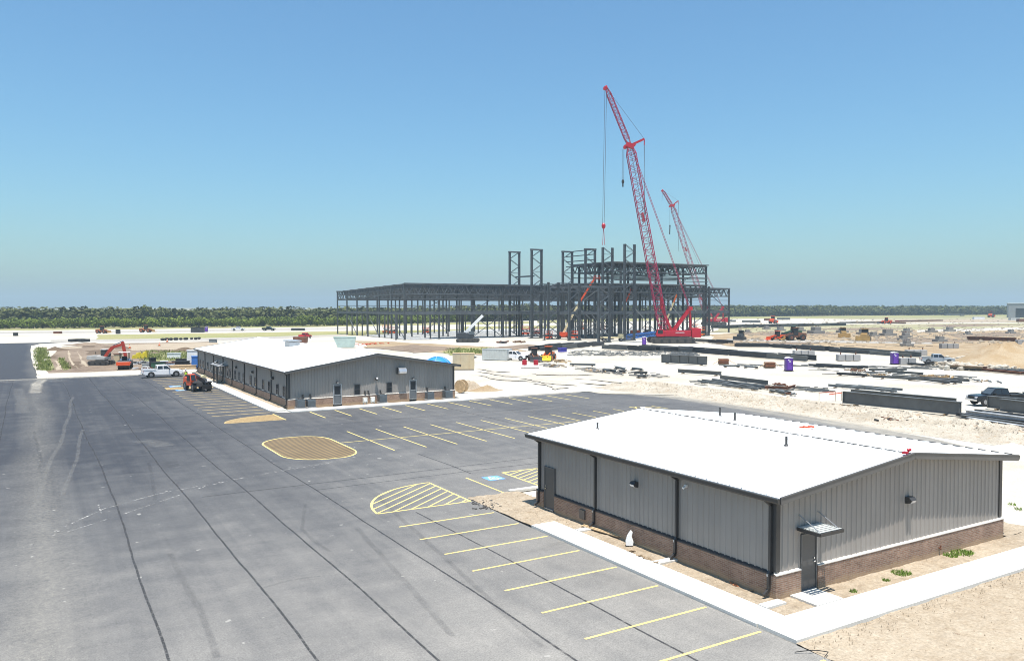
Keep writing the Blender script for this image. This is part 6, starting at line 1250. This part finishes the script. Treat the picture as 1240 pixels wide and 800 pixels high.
# the far grey shed at the frame edge
g0 = G(1221, 384.3); r = thing('far_shed', 'plain grey metal shed with a dark open bay at the far edge of the field', 'building', (g0.x, g0.y, 0), -YAW-.5); m = MB(); m.b2((0, 0, 0), (5.9, 26, 13.6)); m.b2((5.9, 0, 9), (22, 26, 13.6)); m.b2((22, 0, 0), (44, 26, 13.6)); m.build('wall', M('far_wall', (.27, .275, .28), .5), r)
m = MB(); m.b2((-.4, -.4, 13.6), (44.4, 26.4, 14.1)); m.build('roof', ROOFP, r); m = MB(); m.b2((5.95, 1.2, 0), (21.95, 25, 8.95)); m.build('bay_shade', STEELD, r)  # solid dark block fills the bay, standing in for the shade inside

# ------------------------------------------------------------------ trees
OAK = leaf_mat('oak_leaves', (.020, .034, .006), (.100, .115, .030), (.13, .12, .045)); MESQ = leaf_mat('mesquite_leaves', (.040, .065, .006), (.155, .20, .022), (.13, .15, .025))
def crown(R0, hgt, z0, n, s, lobes=7, seed=0):
    """leaf sprays spread through several lobes, uneven outline, gaps between"""
    q = np.random.default_rng(seed); c = []
    for k in range(lobes):
        a = q.random()*2*PI; d = R0*.62*math.sqrt(q.random()); c.append((d*math.cos(a), d*math.sin(a), z0+hgt*q.uniform(.3, .72), R0*q.uniform(.38, .62), hgt*q.uniform(.22, .34)))
    v = np.zeros((n, 4, 3)); 
    for i in range(n):
        x, y, z, rr, rz_ = c[i % lobes]; u = q.normal(size=3); u /= np.linalg.norm(u); rad = q.uniform(.55, 1.08)
        p = np.array([x+u[0]*rr*rad, y+u[1]*rr*rad, max(z0*.5, z+u[2]*rz_*rad)]); nrm = u*np.array([1, 1, 1.2])+q.normal(size=3)*.55+np.array([0, 0, .3]); nrm /= np.linalg.norm(nrm)
        t = np.cross(nrm, q.normal(size=3)); t /= np.linalg.norm(t); b = np.cross(nrm, t); w = s*q.uniform(.6, 1.25); hh = w*q.uniform(.5, .9)
        v[i] = [p-t*w-b*hh*.4, p+t*w*.3-b*hh, p+t*w+b*hh*.4, p-t*w*.3+b*hh]
    return v.reshape(-1, 3)
def quads(name, v, mat):
    me = bpy.data.meshes.new(name); n = len(v)//4; me.vertices.add(len(v)); me.vertices.foreach_set('co', v.astype(np.float32).ravel()); me.loops.add(4*n); me.loops.foreach_set('vertex_index', np.arange(4*n, dtype=np.int32)); me.polygons.add(n); me.polygons.foreach_set('loop_start', np.arange(0, 4*n, 4, dtype=np.int32)); me.polygons.foreach_set('loop_total', np.full(n, 4, dtype=np.int32)); me.materials.append(mat); me.update(calc_edges=True); return me
def trunk_mesh(h, R0, seed):
    q = random.Random(seed); m = MB(); m.cyl((0, 0, -.2), (q.uniform(-.2, .2), q.uniform(-.2, .2), h*.4), .30, 8, .20)
    for k in range(5): a = 2*PI*k/5+q.random(); m.cyl((0, 0, h*.36), (math.cos(a)*R0*.55, math.sin(a)*R0*.55, h*q.uniform(.6, .8)), .15, 6, .05)
    return m.mesh('trunk', BARK)
OAKS = [(quads('crown', crown(R0, hh, .5, 760, .58, lb+4, sd), OAK), trunk_mesh(hh, R0, sd)) for R0, hh, lb, sd in ((4.6, 8.6, 9, 1), (5.4, 9.6, 11, 2), (4.0, 9.0, 8, 3), (5.0, 7.6, 9, 4))]
BUSH = [(quads('crown', crown(R0, hh, .2, 420, .42, lb, sd), MESQ), trunk_mesh(hh, R0*.7, sd)) for R0, hh, lb, sd in ((3.0, 4.4, 7, 11), (3.5, 4.9, 8, 12), (2.6, 3.9, 6, 13))]
_E = [(-110, 399.0), (0, 398.2), (110, 397), (250, 396), (400, 394.3), (520, 391), (640, 388), (760, 385.5), (885, 383.5), (1000, 382.3), (1120, 381.5), (1300, 380.5)]
EDGE = [G(x, float(np.interp(x, [q[0] for q in _E], [q[1] for q in _E]))) for x in range(-110, 1301, 10)]
CUM = [0]
for a, b in zip(EDGE, EDGE[1:]): CUM.append(CUM[-1]+(b-a).length)
def along(s):
    s = max(0, min(CUM[-1]-.01, s)); i = max(j for j in range(len(EDGE)-1) if CUM[j] <= s); a, b = EDGE[i], EDGE[i+1]; d = (b-a).normalized(); p = a+d*(s-CUM[i])
    return p, Vector((p.x, p.y, 0)).normalized()
def tree(name, label, kinds, s, off, sc, group):
    p, n = along(s); p = p+n*off; cr, tr = random.choice(kinds); r = thing(name, label, 'tree', (p.x, p.y, -.1), random.random()*2*PI, group); r.scale = (sc*random.uniform(.85, 1.2), sc*random.uniform(.85, 1.2), sc*random.uniform(.8, 1.18))
    for nm, me in (('trunk', tr), ('crown', cr)): o = bpy.data.objects.new(nm, me); COL.objects.link(o); o.parent = r
iL = CUM[63]; s = 0
while s < iL:                                                       # left: a belt of bright shrubs, dark trees behind
    tree('mesquite_bush', 'bright green bushy tree in the front belt of the woods left of the steel frame', BUSH, s, random.uniform(0, 7), random.uniform(.8, 1.15), 'bright trees along the woods edge'); s += random.uniform(3.6, 5.2)
s = 0
while s < iL:
    tree('oak_tree', 'dark green spreading tree behind the bright belt left of the steel frame', OAKS, s, random.uniform(62, 80), random.uniform(.9, 1.15), 'dark trees behind the bright belt'); s += random.uniform(6.5, 10)
s = CUM[75]
while s < CUM[-1]:
    tree('oak_tree', 'hazy green tree at the woods edge right of the steel frame', OAKS, s, random.uniform(0, 14), random.uniform(.95, 1.3), 'hazy trees right of the frame'); s += random.uniform(9, 14)
def mass(name, mat, src, spots):
    out = []; B = [crown(*a) for a in src]
    for k, (x, y, sx, sz) in enumerate(spots):
        v = B[k % len(B)]; a = random.random()*2*PI; c, q = math.cos(a), math.sin(a); w = np.empty_like(v); w[:, 0] = (v[:, 0]*c-v[:, 1]*q)*sx+x; w[:, 1] = (v[:, 0]*q+v[:, 1]*c)*sx+y; w[:, 2] = v[:, 2]*sz-.1; out.append(w)
    o = bpy.data.objects.new(name, quads(name, np.concatenate(out), mat)); COL.objects.link(o); o['kind'] = 'stuff'
sp = []
s = 0
while s < iL+40:
    for off in (8, 13, 19, 26, 33, 40, 48, 56, 64): p, n = along(s+random.uniform(-3, 3)); p = p+n*(off+random.uniform(-3, 3)); sp.append((p.x, p.y, random.uniform(.9, 1.35), random.uniform(.75, 1.15)))
    s += 5.5
mass('shrubbery', MESQ, [(3.0, 4.4, .2, 150, .62, 6, 21), (3.6, 4.8, .2, 170, .66, 7, 22), (2.8, 4.0, .2, 140, .6, 6, 23)], sp)
sp = []; s = -40
while s < CUM[-1]:
    left = s < iL+30
    for off in ((70, 78, 86, 95, 105, 117, 130, 146, 165, 190) if left else (10, 18, 28, 40, 54, 70, 90, 115, 150)):
        p, n = along(s+random.uniform(-5, 5)); p = p+n*(off+random.uniform(-6, 6)); f = random.uniform(.86, 1.26)*(.98 if left else 1.12); sp.append((p.x, p.y, f*1.35, f))
    s += 7.5
mass('woods', OAK, [(4.6, 8.6, .3, 230, .85, 12, 31), (5.2, 9.0, .3, 250, .9, 14, 32), (4.2, 8.8, .3, 220, .85, 11, 33), (5.0, 7.8, .3, 230, .9, 13, 34)], sp)

# ------------------------------------------------------------------ the summer haze
HAZE = 0.0003
m = MB(); m.b2((-9200, -9200, -1.2), (9200, 9200, 110)); hz = m.build('haze', CONC); hm_ = bpy.data.materials.new('haze'); hm_.use_nodes = True; ht = hm_.node_tree; ht.nodes.remove(ht.nodes['Principled BSDF'])
pv = ht.nodes.new('ShaderNodeVolumePrincipled'); pv.inputs['Color'].default_value = (.77, .94, 1, 1); pv.inputs['Density'].default_value = HAZE; pv.inputs['Anisotropy'].default_value = .3
ht.links.new(pv.outputs[0], ht.nodes['Material Output'].inputs['Volume']); hz.data.materials[0] = hm_; hz['kind'] = 'stuff'

for o in S.objects:      # bits too small in the picture to pick apart singly, left joined
    if o.parent and o.name.split('.')[0] in ('anchor_bolt', 'lifting_stub', 'lacing', 'scissor_arms', 'lock_rod', 'push_arm', 'lift_arm', 'offcut', 'foot', 'batten', 'skid', 'road_wheel', 'basket', 'platform', 'canopy_post', 'dunnage', 'cribbing'): o['kind'] = 'stuff'
